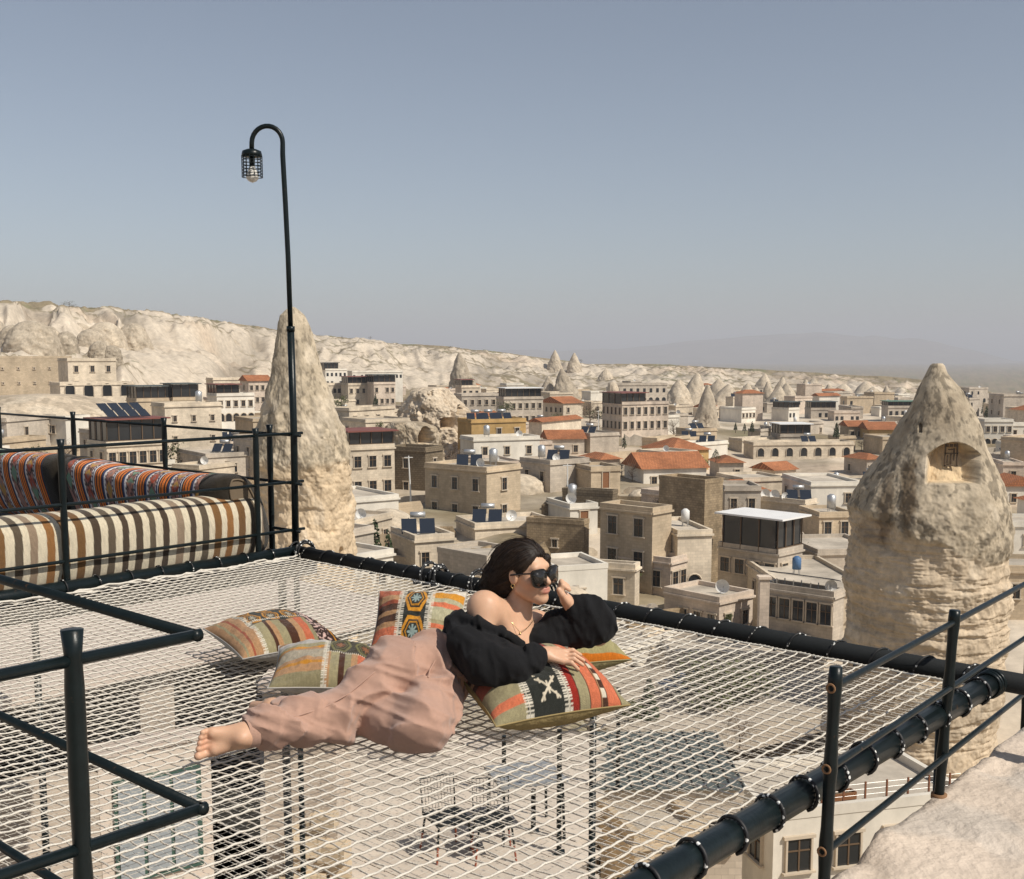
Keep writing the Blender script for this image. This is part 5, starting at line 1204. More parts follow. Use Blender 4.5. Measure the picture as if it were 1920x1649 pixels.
# right hand resting on the cushion
hd = unit(W(1100, 1240, 4.17) - wrR); hn = unit(np.array([.05, -.45, .9]) - hd * np.dot(hd, [.05, -.45, .9])); hlat = np.cross(hd, hn)
def handR(p):
    kn = wrR + hd * .088
    d = cap(p, wrR, wrR + hd * .03, .023, .024)
    for o in (-.026, -.009, .009, .026): d = smin(d, cap(p, wrR + hd * .025 + hlat * o * .6, kn + hlat * o, .014, .0115), .014)
    for o, L_, sp_ in ((-.030, .070, -.010), (-.010, .082, -.002), (.010, .078, .004), (.028, .060, .014)):
        a = kn + hlat * o; b = a + hd * L_ * .50 + hlat * sp_ * .5 + hn * .010; c = a + hd * L_ + hlat * sp_ + hn * -.010
        d = smin(d, chain(p, [a, b, c], [.0098, .0086, .0070], .004), .005)
    t0 = wrR + hd * .03 - hlat * .022; t1 = t0 + hd * .035 - hlat * .022 - hn * .008; t2 = t1 + hd * .035 - hlat * .006 - hn * .008
    return smin(d, chain(p, [t0, t1, t2], [.014, .0115, .0085], .006), .010)
# left hand, curled, propping the cheek
chk = hw_((-.060, .040, -.050)); ld = unit(chk + np.array([.018, .0, .02]) - wrL); ln = unit(np.cross(ld, [0, 1, 0])); ll = np.cross(ld, ln)
def handL(p):
    kn = wrL + ld * .075; d = cap(p, wrL, wrL + ld * .03, .023, .025)
    for o in (-.026, -.009, .009, .026): d = smin(d, cap(p, wrL + ld * .02 + ll * o * .6, kn + ll * o, .015, .0125), .014)
    for o, L_ in ((-.029, .05), (-.010, .058), (.010, .056), (.028, .046)):
        a = kn + ll * o; b = a + ld * .022 - ln * .022; c = b - ld * .030 - ln * .012
        d = smin(d, chain(p, [a, b, c], [.0105, .0095, .0080], .004), .005)
    t0 = wrL + ld * .03 + ll * .024; t1 = t0 + ld * .04 + ll * .012; return smin(d, chain(p, [t0, t1, t1 + ld * .025], [.013, .011, .009], .005), .01)
# right foot on its side, toes stacked; left heel behind
fd = unit(W(385, 1393, 3.78) - anR)
def footR(p):
    big = np.array([0, -.10, -1.0]); big = unit(big - fd * np.dot(fd, big)); bn = np.cross(fd, big)
    heel = anR + fd * .015 - bn * -.030; ball = anR + fd * .125
    d = cap(p, anR - fd * .08, anR + fd * .02, .036, .033)
    d = smin(d, ell(p, anR + fd * .035 + bn * .030, (.034, .034, .030)), .03)
    d = smin(d, cap(p, anR + fd * .02 + big * .005, ball + big * .028, .034, .024), .03)
    d = smin(d, cap(p, anR + fd * .02 - big * .005, ball - big * .028, .032, .021), .03)
    for i, (o, L_, r) in enumerate(((.042, .058, .0150), (.016, .054, .0110), (-.005, .048, .0102), (-.025, .042, .0100), (-.043, .034, .0098))):
        a = ball + big * o * .9; b = a + fd * L_ * .6 - bn * .004; c = a + fd * L_ + bn * .010
        d = smin(d, chain(p, [a, b, c], [r * 1.02, r * .92, r], .003), .004)
    return d
f2 = unit(W(490, 1326, 4.16) - anL)
def footL(p):
    d = cap(p, anL - f2 * .06, anL + f2 * .02, .034, .032); d = smin(d, cap(p, anL + f2 * .02, anL + f2 * .11 + np.array([-.01, .05, -.02]), .032, .020), .03)
    return smin(d, ell(p, anL + f2 * .03 + np.array([0, 0, .012]), (.032, .03, .026)), .03)
def torso(p):
    d = ell(p, chest, (.15, .125, .105), None)
    d = smin(d, cap(p, waist, chest, .108, .118), .05); d = smin(d, cap(p, pelv, waist, .130, .106), .05)
    d = smin(d, cap(p, shR, chest * .45 + neckb * .55, .058, .075), .05); d = smin(d, cap(p, shL, chest * .45 + neckb * .55, .056, .075), .05)
    d = smin(d, cap(p, shR, neckb + np.array([0, 0, .01]), .050, .042), .04)
    d = smin(d, cap(p, neckb - np.array([0, 0, .02]), hw_((0, -.022, -.055)), .056, .048), .035)
    # collar bones
    sn = neckb * .55 + chest * .45 + np.array([.035, -.075, -.012])
    d = smin(d, cap(p, sn, shR + np.array([.015, -.03, .03]), .012, .012), .022); d = smin(d, cap(p, sn, shL + np.array([0, -.04, .03]), .012, .012), .022)
    d = smin(d, chain(p, [shR, elR, wrR], [.050, .034, .022], .02), .035); d = smin(d, chain(p, [shL, elL, wrL], [.05, .038, .025], .02), .035)
    d = smin(d, chain(p, [hipR, knR, anR], [.085, .046, .036], .03), .05); d = smin(d, chain(p, [hipL, knL, anL], [.07, .036, .034], .03), .05)
    return d
GR = [(head, Hc, .20, .012), (handR, wrR + hd * .08, .17, .010), (handL, wrL + ld * .05, .14, .010), (footR, anR + fd * .06, .22, .010), (footL, anL, .2, .012)]
def body(p):
    d = torso(p)
    for f, c, R_, k in GR:
        m = np.linalg.norm(p - c, axis=1) < R_
        if m.any(): d[m] = smin(d[m], f(p[m]), k)
    return d
lo = np.array([-1.22, 3.55, -.08]); hi = np.array([.52, 4.80, .72])
V, Q = nets(body, lo, hi, .0042)
skin = np.array([.60, .362, .235]); C = np.repeat(skin[None], len(V), 0)
q = hl(V); lip = np.maximum(sstep(1.35, .85, np.linalg.norm((q - np.array([0, .0945, -.060])) / np.array([.023, .014, .0065]), axis=1)), sstep(1.35, .85, np.linalg.norm((q - np.array([0, .0935, -.0715])) / np.array([.020, .015, .0080]), axis=1)))
C = C + (np.array([.46, .17, .135]) - C) * (lip * .8)[:, None]
blush = np.exp(-np.sum(((q - np.array([.045, .06, -.035])) / .03) ** 2, 1)); C = C * (1 - np.array([.0, .12, .12]) * blush[:, None])
tips = np.exp(-np.sum(((V - (anR + fd * .165)) / .03) ** 2, 1)); C = C * (1 - np.array([-.02, .10, .10]) * tips[:, None])
M_skin = mat('skin', (1, 1, 1), rough=.48, var=.10, scale=14, attr='col', spec=.4, bump=.06, bscale=220)
M_skin.node_tree.nodes['Principled BSDF'].inputs['Subsurface Weight'].default_value = .12
M_skin.node_tree.nodes['Principled BSDF'].inputs['Subsurface Radius'].default_value = (.012, .005, .003)
M_skin.node_tree.nodes['Principled BSDF'].inputs['Subsurface Scale'].default_value = 1.0
bo = mk('body', V - PL, Q, M_skin, PT, True, col=C)
# trousers
def trous(p):
    R = [W(802, 1246, 4.22), W(745, 1258, 4.15), W(692, 1292, 4.08), W(640, 1336, 4.01), W(562, 1353, 3.93), W(500, 1362, 3.865), W(474, 1371, 3.845)]
    Lg = [W(815, 1296, 4.15), W(800, 1338, 3.98), W(786, 1357, 3.92), W(722, 1352, 3.98), W(640, 1345, 4.06), W(548, 1337, 4.12), W(526, 1334, 4.13)]
    d = smin(chain(p, R, [.128, .120, .108, .098, .088, .074, .058], .03), cap(p, pelv, waist * .80 + pelv * .20 + (waist - pelv) * .35, .134, .116), .05)
    d2 = chain(p, Lg, [.115, .100, .094, .078, .068, .056, .050], .035)
    x = p - pelv
    leg = unit(knR - hipR); s_ = x @ leg
    # long soft folds that pull from the crotch to the knee, tighter creases at hip, knee and cuff
    f1 = ridged(np.stack([s_ * 3.2, x[:, 2] * 9 + s_ * 5, x[:, 1] * 7 - s_ * 3], -1) + 3, 1)
    f2 = ridged(np.stack([s_ * 13 + x[:, 2] * 9, x[:, 1] * 3 + 2, x[:, 2] * 4], -1) + 9, 1)
    def nr(c, r): return np.exp(-(np.linalg.norm(p - c, axis=1) / r) ** 2)
    hipz, kne, cuf = nr(W(835, 1262, 4.10), .13), nr(W(640, 1350, 3.93), .10), nr(W(505, 1368, 3.86), .075)
    f3 = ridged(np.stack([s_ * 7 - x[:, 2] * 13, x[:, 1] * 6 + x[:, 2] * 4, x[:, 0] * 4], -1) + 17, 2)
    f4 = ridged(np.stack([s_ * 19 + x[:, 2] * 14, x[:, 1] * 9, x[:, 2] * 6 - s_ * 6], -1) + 29, 2)
    fold = .030 * (f1 ** 3 - .35) + .022 * (f3 ** 3 - .3) + .010 * (f4 ** 3 - .3) * (.4 + hipz + kne + cuf) + (.034 * hipz + .026 * kne + .036 * cuf) * (f2 ** 3 - .35) + .002 * fbm(p * 24, 2)
    d = smin(d - fold + .012, d2 - fold * .9 + .012, .003)
    d = smax(d, -(p[:, 2] + .046), .015)
    ax = unit(waist - pelv); cut = (p - (pelv * .38 + waist * .62)) @ ax
    return smax(d, cut, .008)
V, Q = nets(trous, lo, hi, .0062)
M_tr = mat('pink_jersey', (.455, .280, .210), rough=.95, var=.07, scale=50, spec=.08, bump=.35, bscale=500, sheen=.25)
mk('trousers', V - PL, Q, M_tr, PT, True)
mb = MB()                                              # ribbed ankle cuffs, waistband and drawstring
cu = [W(480, 1372, 3.85), W(462, 1376, 3.832)]; mb.tube([p - PL for p in (cu[0], cu[0] * .5 + cu[1] * .5, cu[1])], [.053, .052, .049], n=28, caps=False)
mb.build('cuff', M_tr, PT, True)
ax = unit(waist - pelv); wc = pelv * .40 + waist * .60; e1 = unit(np.cross(ax, [0, 1, 0])); e2 = np.cross(ax, e1); mb = MB()
mb.tube([wc - PL + .130 * (math.cos(a) * e1 + math.sin(a) * e2) * (1 + .03 * math.sin(a * 5)) for a in np.linspace(0, 2 * math.pi, 49)[:-1]], .0115, n=8, closed=True); mb.build('waistband', M_tr, PT, True)
mb = MB(); st = W(853, 1262, 4.18); 
for k, (u, v) in enumerate(((848, 1300), (862, 1290))): mb.tube([st - PL, W((853 + u) / 2 + 5, (1262 + v) / 2, 4.165) - PL, W(u, v, 4.16) - PL], .004, n=6)
mb.build('drawstring', M_tr, PT, True)
def on_surf(u, v, Ya, Yb):                             # where the pixel's line of sight meets the cloth
    Ys = np.linspace(Ya, Yb, 160); P = np.array([pw(u, v, y) for y in Ys]); dd = trous(P); k = np.argmax(dd < 0); return P[k] - np.array([0, .002, 0])
mb = MB(); sp = [(822, 1206), (790, 1214), (750, 1230), (700, 1262), (655, 1300), (610, 1326), (560, 1342), (510, 1352)]
mb.tube([on_surf(u, v, 3.6, 4.4) - PL for u, v in sp], .0028, n=6); mb.build('side_seam', M_tr, PT, True)
mb = MB(); mb.tube([on_surf(u, v, 3.6, 4.4) - PL for u, v in ((826, 1226), (815, 1240), (806, 1256), (803, 1270))], .0032, n=6); mb.build('pocket_edge', M_tr, PT, True)
# blouse
def blouse(p):
    a0, a1, a2 = W(884, 1208, 4.34), W(928, 1215, 4.40), W(975, 1212, 4.45)
    tor = chain(p, [a0, a1, a2], [.118, .132, .10], .05)
    sr = chain(p, [W(868, 1172, 4.24), W(884, 1205, 4.16), W(912, 1242, 4.10), W(955, 1246, 4.11), W(992, 1236, 4.145), W(1003, 1231, 4.155)], [.062, .078, .082, .072, .050, .034], .04)
    n_ = unit(np.array([.30, -.10, 1.0])); qn = W(930, 1176, 4.28)
    n2 = unit(np.array([.75, -.5, .75])); tor = smax(tor, (p - W(972, 1192, 4.32)) @ n2, .01)
    d = smin(tor, sr, .04)
    n_ = unit(np.array([.30, -.10, 1.0])); qn = W(930, 1176, 4.28)
    d = smax(d, np.where(p[:, 0] < W(985, 1200, 4.2)[0], (p - qn) @ n_ - .004, -1.0), .012)
    band = chain(p, [W(846, 1166, 4.36), W(862, 1158, 4.24), W(895, 1168, 4.18), W(940, 1186, 4.22), W(968, 1203, 4.30)], [.024, .022, .018, .015, .013], .015)
    d = smin(d, band, .02)
    sl = chain(p, [W(1010, 1196, 4.50), W(1048, 1184, 4.47), W(1092, 1172, 4.47), W(1117, 1168, 4.48), W(1104, 1148, 4.46), W(1086, 1144, 4.44), W(1078, 1141, 4.435)], [.052, .070, .076, .072, .054, .040, .032], .04)
    sl = smin(sl, cap(p, W(1000, 1200, 4.40), W(1030, 1200, 4.42), .045, .05), .04)
    d = smin(d, sl, .012)
    w1 = ridged(np.stack([p[:, 0] * 15 + p[:, 2] * 7, p[:, 1] * 9, p[:, 2] * 6 - p[:, 0] * 5], -1) + 1.3, 2); w2 = fbm(p * 26 + 3, 2); w3 = ridged(np.stack([p[:, 0] * 24, p[:, 1] * 12, p[:, 2] * 12 + p[:, 0] * 10], -1) + 7, 2)
    return d + .012 - .020 * w1 + .004 * w2 - .010 * (w3 - .5)
V, Q = nets(blouse, np.array([-.36, 3.90, -.03]), np.array([.46, 4.72, .62]), .0052)
M_bl = mat('black_cotton', (.0085, .0085, .0095), rough=.88, var=.1, scale=40, spec=.18, bump=.25, bscale=260, sheen=.03)
mk('blouse', V - PL, Q, M_bl, PT, True)
# hair
hend = [W(912, 1098, 4.44), W(938, 1098, 4.42)]
hb0 = hw_((.01, -.085, .03)); hb1 = hw_((.02, -.105, -.03)); hb2 = W(934, 1084, 4.46); hb3 = W(906, 1126, 4.47)
def hair(p):
    q = hl(p); d = ell(q, (0, -.022, .040), (.084, .100, .090))
    d = smax(d, -ell(q, (0, .115, -.030), (.078, .082, .112)), .012)
    d = smax(d, -ell(q, (.03, .06, -.07), (.085, .062, .075)), .012)
    d = smax(d, -(q[:, 2] + .035), .02) if False else smax(d, -(q[:, 2] + .045), .02)
    for s in (1, -1): d = smax(d, -ell(q, (.080 * s, -.004, -.012), (.022, .022, .034)), .008)
    fall = chain(p, [hb0, hb1, hb2, hb3], [.072, .064, .046, .022], .04); d = smin(d, fall, .03)
    far_side = cap(q, (-.060, .058, .048), (-.074, .036, -.03), .012, .010); d = smin(d, far_side, .02)
    n = ridged(np.stack([q[:, 0] * 60 + q[:, 1] * 20, q[:, 1] * 14 + q[:, 2] * 10, q[:, 2] * 8], -1), 2)
    return d - .005 * (n - .5)
V, Q = nets(hair, Hc - .27, Hc + .19, .0042)
tipw = sstep(.06, .20, np.linalg.norm(V - hb0, axis=1)) * sstep(1040, 1095, 668 + (EYE - V[:, 2]) / V[:, 1] * F_PX)
hc_ = np.array([.016, .011, .009])[None] + (np.array([.13, .075, .035]) - np.array([.016, .011, .009]))[None] * (tipw * vnoise(V * 60) * .9)[:, None]
M_hair = mat('dark_hair', (1, 1, 1), rough=.58, var=.3, scale=120, attr='col', spec=.25)
hr = mk('hair', V - PL, Q, M_hair, PT, True, col=hc_)
mb = MB(); rs = np.random.RandomState(3)                # strands combed over the hair's surface
sel = V[rs.choice(len(V), 900)]; P_ = sel.copy(); tr = [P_]
def grad(p):
    e = .002; return np.stack([hair(p + np.array(d_)) - hair(p - np.array(d_)) for d_ in ((e, 0, 0), (0, e, 0), (0, 0, e))], -1) / (2 * e)
stray = np.where(rs.rand(len(sel)) < .14, rs.uniform(.004, .016, len(sel)), 0); jit = rs.normal(0, .12, (len(sel), 3)); tgt = hb3 + rs.normal(0, .02, (len(sel), 3))
for k in range(16):
    tail = sstep(.10, .05, np.linalg.norm(P_ - hb2, axis=1))[:, None]
    v_ = (hb1 - P_); v_ = v_ / (np.linalg.norm(v_, axis=1)[:, None] + 1e-6); low_ = sstep(.02, -.06, hl(P_)[:, 1])[:, None]
    v2 = (hb2 - P_); v2 = v2 / (np.linalg.norm(v2, axis=1)[:, None] + 1e-6); v3 = tgt - P_; v3 = v3 / (np.linalg.norm(v3, axis=1)[:, None] + 1e-6)
    v_ = v_ * (1 - low_) + v2 * low_; v_ = v_ * (1 - tail) + v3 * tail + jit * .5
    g_ = grad(P_); g_ /= np.linalg.norm(g_, axis=1)[:, None] + 1e-6
    v_ = v_ - g_ * np.sum(v_ * g_, 1)[:, None]; v_ /= np.linalg.norm(v_, axis=1)[:, None] + 1e-6
    P_ = P_ + v_ * .009; P_ = P_ - g_ * np.clip(hair(P_) - .0012 - .0015 * (k / 16) - stray * (k / 16), -.01, .01)[:, None]; tr.append(P_)
tr = np.stack(tr, 1)
for i in range(len(sel)): mb.tube(tr[i] - PL, np.linspace(.0016, .0006, tr.shape[1]), n=3, caps=False)
st_ = mb.build('hair_strands', mat('hair_strand', (.034, .021, .014), rough=.5, var=.8, scale=45, spec=.35), hr, True); st_['kind'] = 'stuff'
# sunglasses
M_sg, _n, _b = new_mat('black_acetate'); _b.inputs['Base Color'].default_value = (.008, .008, .009, 1); _b.inputs['Roughness'].default_value = .10
M_ln, _n, _b = new_mat('dark_lens'); _b.inputs['Base Color'].default_value = (.018, .016, .014, 1); _b.inputs['Roughness'].default_value = .04; _b.inputs['Specular IOR Level'].default_value = .6
SG = thing('x', '', ''); bpy.data.objects.remove(SG)
mb = MB()
def lens(s, rw, rh, y, thick, n=36):
    c = np.array([.0385 * s, y, -.012]); P = []
    for a in np.linspace(0, 2 * math.pi, n, endpoint=False):
        ca, sa = math.cos(a), math.sin(a); x = math.copysign(abs(ca) ** .55, ca) * rw; z = math.copysign(abs(sa) ** .55, sa) * rh
        x += .004 * s * (z / rh); P.append((x, z))
    rot = -.16 * s; V = []
    for yy in (0, -thick):
        for x, z in P: V.append(c + np.array([x * math.cos(rot), yy + x * math.sin(rot) - 2.5 * x * x, z]))
    V.append(c + np.array([0, .003, 0])); V.append(c + np.array([0, -thick - .003, 0]))
    return [hw_(v) - PL for v in V], [(i, (i + 1) % n, n + (i + 1) % n, n + i) for i in range(n)] + [((i + 1) % n, i, 2 * n) for i in range(n)] + [(n + i, n + (i + 1) % n, 2 * n + 1) for i in range(n)]
for s in (-1, 1):
    v_, f_ = lens(s, .0375, .0360, .1045, .006); mb.add(v_, f_)
mb.tube([hw_((-.006, .106, .002)) - PL, hw_((0, .109, .004)) - PL, hw_((.006, .106, .002)) - PL], .0032, n=8)
for s in (-1, 1): mb.tube([hw_(q) - PL for q in ((.074 * s, .096, .012), (.078 * s, .078, .011), (.080 * s, .03, .006), (.080 * s, -.012, .0))], .0034, n=8)
gl = mb.build('sunglasses', M_sg, PT, False)
for s in (-1, 1):
    mb = MB(); v_, f_ = lens(s, .0310, .0295, .1072, .003); mb.add(v_, f_); mb.build('lens', M_ln, gl, True)
# necklace and earring
M_gold = mat('thin_gold', (.75, .55, .25), rough=.3, metal=1.0)
mb = MB(); n0, n1, n2 = W(946, 1142, 4.335), W(975, 1186, 4.30), W(1003, 1160, 4.40)
mb.tube([n0 - PL, (n0 + n1) / 2 - PL + np.array([-.003, -.006, -.004]), n1 - PL, (n1 + n2) / 2 - PL + np.array([.002, -.006, -.006]), n2 - PL], .0012, n=5); mb.tube([n1 - PL, n1 - PL - np.array([0, .002, .010])], .004, n=8); mb.build('necklace', M_gold, PT, True)
mb = MB(); ec = hw_((.080, -.004, -.042)); mb.tube([ec - PL + .007 * np.array([math.cos(a), 0, math.sin(a)]) for a in np.linspace(0, 2 * math.pi, 15)[:-1]], .0014, n=5, closed=True); mb.build('earring', M_gold, PT, True)
# ------------------------------------------------------------------ roof furniture
def dish(loc, r, az, label):
    T = thing('satellite_dish', label, 'dish', loc, az, 'satellite dishes on the roofs')
    mb = MB(); V = []; n = 18; F_ = []
    for k in range(5):
        rr = r * k / 4
        for i in range(n): a = 2 * math.pi * i / n; V.append((rr * math.cos(a), -.3 * r + .45 * r * (1 - (k / 4) ** 2) * 1.0, 1.1 * r + rr * math.sin(a)))
    for k in range(4):
        for i in range(n): F_.append((k * n + i, k * n + (i + 1) % n, (k + 1) * n + (i + 1) % n, (k + 1) * n + i))
    mb.add(V, F_); mb.build('reflector', M_dish, T, True)
    mb = MB(); mb.tube([(0, .15 * r, 1.1 * r), (0, .2 * r, 0)], .05, n=6); mb.tube([(0, .1 * r, .3 * r), (0, -1.0 * r, 1.0 * r)], .03, n=5); mb.build('mast', M_steel, T)
M_tankb = mat('tank_blue', (.08, .16, .30), rough=.5)
def heater(loc, az, label, sc_=.85):
    T = thing('solar_heater', label, 'solar heater', loc, az, 'solar water heaters on the roofs'); T.scale = (sc_,) * 3
    for q in (-.95, .95):
        mb = MB(); solar(mb, (q, 0, .85), 1.6, 2.0, math.radians(42), 0); mb.build('panel', M_solar, T)
    mb = MB(); mb.tube([(-.8, 1.0, 1.9), (.8, 1.0, 1.9)], .32, n=14); mb.build('tank', M_steel, T, True)
    mb = MB()
    for x in (-1.2, 1.2): mb.tube([(x * .8, 1.0, 1.6), (x * .8, 1.1, 0)], .04, n=5); mb.tube([(x, -.7, .2), (x, -.7, 0)], .04, n=5)
    mb.tube([(-1.7, -.70, .16), (1.7, -.70, .16)], .03, n=5); mb.build('stand', M_steel, T)
def tank(loc, label, r=.5, h=1.4, m=None):
    T = thing('water_tank', label, 'water tank', loc, 0, 'water tanks on the roofs')
    mb = MB(); mb.tube([(0, 0, .5), (0, 0, .5 + h), (0, 0, .55 + h + .15)], [r, r, r * .4], n=18); mb.build('drum', m or M_steel, T, True)
    mb = MB()
    for a, b in ((-1, -1), (1, -1), (-1, 1), (1, 1)): mb.tube([(a * r * .6, b * r * .6, 0), (a * r * .6, b * r * .6, .52)], .04, n=5)
    mb.build('stand', M_steel, T)
Ld = 'white satellite dish on a town roof'; Lh = 'solar water heater with tilted panels on a town roof'; Lt = 'steel water tank on a town roof'
for T, x, y in ((h3, .3, .25), (h13, .3, .2), (h28, .1, .35), (h28, .12, .5), (h28, .12, .65), (h18, .55, .4), (h26, .7, .15), (h5, .8, .5), (h24, .6, .3), (h16, .4, .4), (h41, 1.02, .8)): dish(on_roof(T, x, y), RS.uniform(.45, .65), RS.uniform(-.5, .5), 'white satellite dish on the ' + ' '.join(T['label'].split()[:7]))
for T, x, y in ((h3, .5, .55), (h18, .25, .4), (h4, .15, .3), (h4, .4, .3), (h4, .65, .3), (h13, .6, .5), (h11, .6, .2), (h28, .55, .2), (h19, .4, .5), (h12, .3, .3), (h29, .6, .5)):
    if T in (h11, h12): continue
    heater(on_roof(T, x, y), RS.uniform(-.25, .25), 'solar water heater on the ' + ' '.join(T['label'].split()[:7]))
for T, x, y in ((h13, .25, .6), (h3, .75, .3), (h27, .6, .4), (h5, .3, .5), (h16, .6, .6), (h25, .5, .85), (h42, .7, .4)): tank(on_roof(T, x, y), 'steel water tank on the ' + ' '.join(T['label'].split()[:7]))
for k, T in enumerate(FILL):
    host = 'the ' + T['label'].split(' town house')[0] + ' house'
    host += ' in mid town' if 'mid town' in T['label'] else ' far off' if 'far down' in T['label'] else ' near the rocks'
    if T['_x'] == 'heater': heater(on_roof(T, RS.uniform(.35, .65), RS.uniform(.35, .6)), RS.uniform(-.4, .4), 'solar water heater on ' + host, .8)
    elif T['_x'] == 'dish': dish(on_roof(T, RS.uniform(.25, .75), RS.uniform(.2, .6)), RS.uniform(.4, .6), RS.uniform(-.5, .5), 'satellite dish on ' + host)
    elif T['_x'] == 'tank': tank(on_roof(T, RS.uniform(.25, .75), RS.uniform(.3, .7)), 'water tank on ' + host, r=.4, h=1.0, m=[M_steel, M_dish, M_tankb][RS.randint(3)])
# solar panels on the restaurant roof and the slanting solar roof
w_, l_, H_ = h41['_dims']
for r_ in range(2):
    for i in range(4):
        mb = MB(); solar(mb, (w_ * (.16 + .18 * i), 1.5 + r_ * 2.0, H_ + 3.75 + r_ * .75), w_ * .155, 1.9, math.radians(24), 0); mb.build('solar_panel', M_solar, h41)
w_, l_, H_ = h26['_dims']
for i in range(6):
    for r_ in range(2):
        mb = MB(); Mx = Matrix.Rotation(math.radians(14), 3, 'Y'); mb.box((w_ * .28 + r_ * w_ * .42, l_ * (i + .5) / 6.3 + .2, H_ + .95 - r_ * w_ * .42 * .25 + .35), (w_ * .40, l_ / 6.6, .07), M=Mx); mb.build('solar_panel', M_solar, h26)
mb = MB()
for i in range(4):
    for x in (.12, .85): mb.box((w_ * x, l_ * (i + .4) / 4, H_ + .4), (.08, .08, .9 if x < .5 else .5))
mb.build('panel_stand', M_steel, h26)
# power poles and a flag-like mast
for i, (u, vt_, vb, d, lb) in enumerate([(1122, 770, 820, 245, 'tall white lamp mast left of the pink hotel'), (770, 855, 932, 135, 'leaning pale pole before the dark stone house'), (1064, 870, 965, 128, 'thin aerial mast over the grey block house'), (1430, 1085, 1185, 88, 'square stone chimney stack beside the solar roof house')]):
    b = pw(u, vb, d); t = pw(u - (4 if i == 1 else 0), vt_, d)
    mb = MB()
    if i == 3: mb.box((0, 0, (t[2] - b[2]) / 2), (.75, .75, t[2] - b[2])); mb.box((0, 0, t[2] - b[2] + .1), (1.0, 1.0, .2)); o = mb.build('chimney_stack', M_W['pink'])
    else: mb.tube([(0, 0, -6), (0, 0, 0), (t[0] - b[0], 0, t[2] - b[2])], [.12, .12, .07], n=6); mb.tube([(t[0] - b[0] - .5, 0, t[2] - b[2] - .2), (t[0] - b[0] + .5, 0, t[2] - b[2] - .2)], .05, n=5); o = mb.build('mast', M_dish)
    o.location = tuple(b); tag(o, lb, 'pole' if i < 3 else 'chimney')

# ------------------------------------------------------------------ building under the net's right half
wh = house('house', 'white house with railed roof terrace below the black frame', 1378, 1472, 1850, 1540, 47, 'white', 1700, roof='flat', win=(4, 2), rel=28, base=-25, ws=(1.2, 1.5), depth=8, cornice=False)
w_, l_, H_ = wh['_dims']
mb = MB(); rp = []
M_rpost = mat('rusty_post', (.20, .085, .045), rough=.9)
for i in range(9):
    mb = MB(); mb.box((w_ * (i + .3) / 9, .35, H_ + .75), (.07, .07, .85)); mb.build('rail_post', M_rpost, wh)
mb = MB()
for z in (.6, .85, 1.1): mb.tube([(.3, .35, H_ + z), (w_ - .2, .35, H_ + z)], .006, n=4)
mb.build('rail_wire', M_steel, wh)
for k, (fx, fy) in enumerate(((.42, .22), (.2, .16))):
    T = thing('planter', 'wooden trough planter on the white roof terrace', 'planter', on_roof(wh, fx, fy), .3, 'planters on the white roof terrace')
    mb = MB(); mb.box((0, 0, .05), (1.2, .45, .06)); 
    for q, sz in (((0, .22, .2), (1.2, .04, .32)), ((0, -.22, .2), (1.2, .04, .32)), ((.6, 0, .2), (.04, .4, .32)), ((-.6, 0, .2), (.04, .4, .32))): mb.box(q, sz)
    mb.build('trough', M_door, T); mb = MB(); mb.box((0, 0, .24), (1.1, .38, .06)); mb.build('soil', M_W['dark'], T)
dr = house('house', 'low house with wide dark grey-green sheet roof seen through the netting', 1112, 1122, 1412, 1482, 41, 'grey', 1600, roof='none', win=(3, 0), rel=4, base=-20, depth=9.5)
w_, l_, H_ = dr['_dims']
for i in range(12):
    mb = MB(); mb.box((w_ * (i + .5) / 12, l_ / 2, H_ + .12 + .004 * (i % 2)), (w_ / 12 + .03, l_ + .5, .06)); mb.box((w_ * (i + 1) / 12, l_ / 2, H_ + .19), (.05, l_ + .5, .08)); mb.build('roof_sheet', M_greyroof, dr)
yd = house('house', 'ochre-walled yard house left of the white roof terrace', 1150, 1200, 1340, 1585, 38, 'tan', 1700, win=(2, 1), rel=25, base=-23, depth=5)
bs = house('house', 'tan stone house with small dark windows behind the parked car', 1250, 1258, 1560, 1232, 86, 'grey', 1275, win=(8, 0), rel=4, ws=(.7, 1.0))
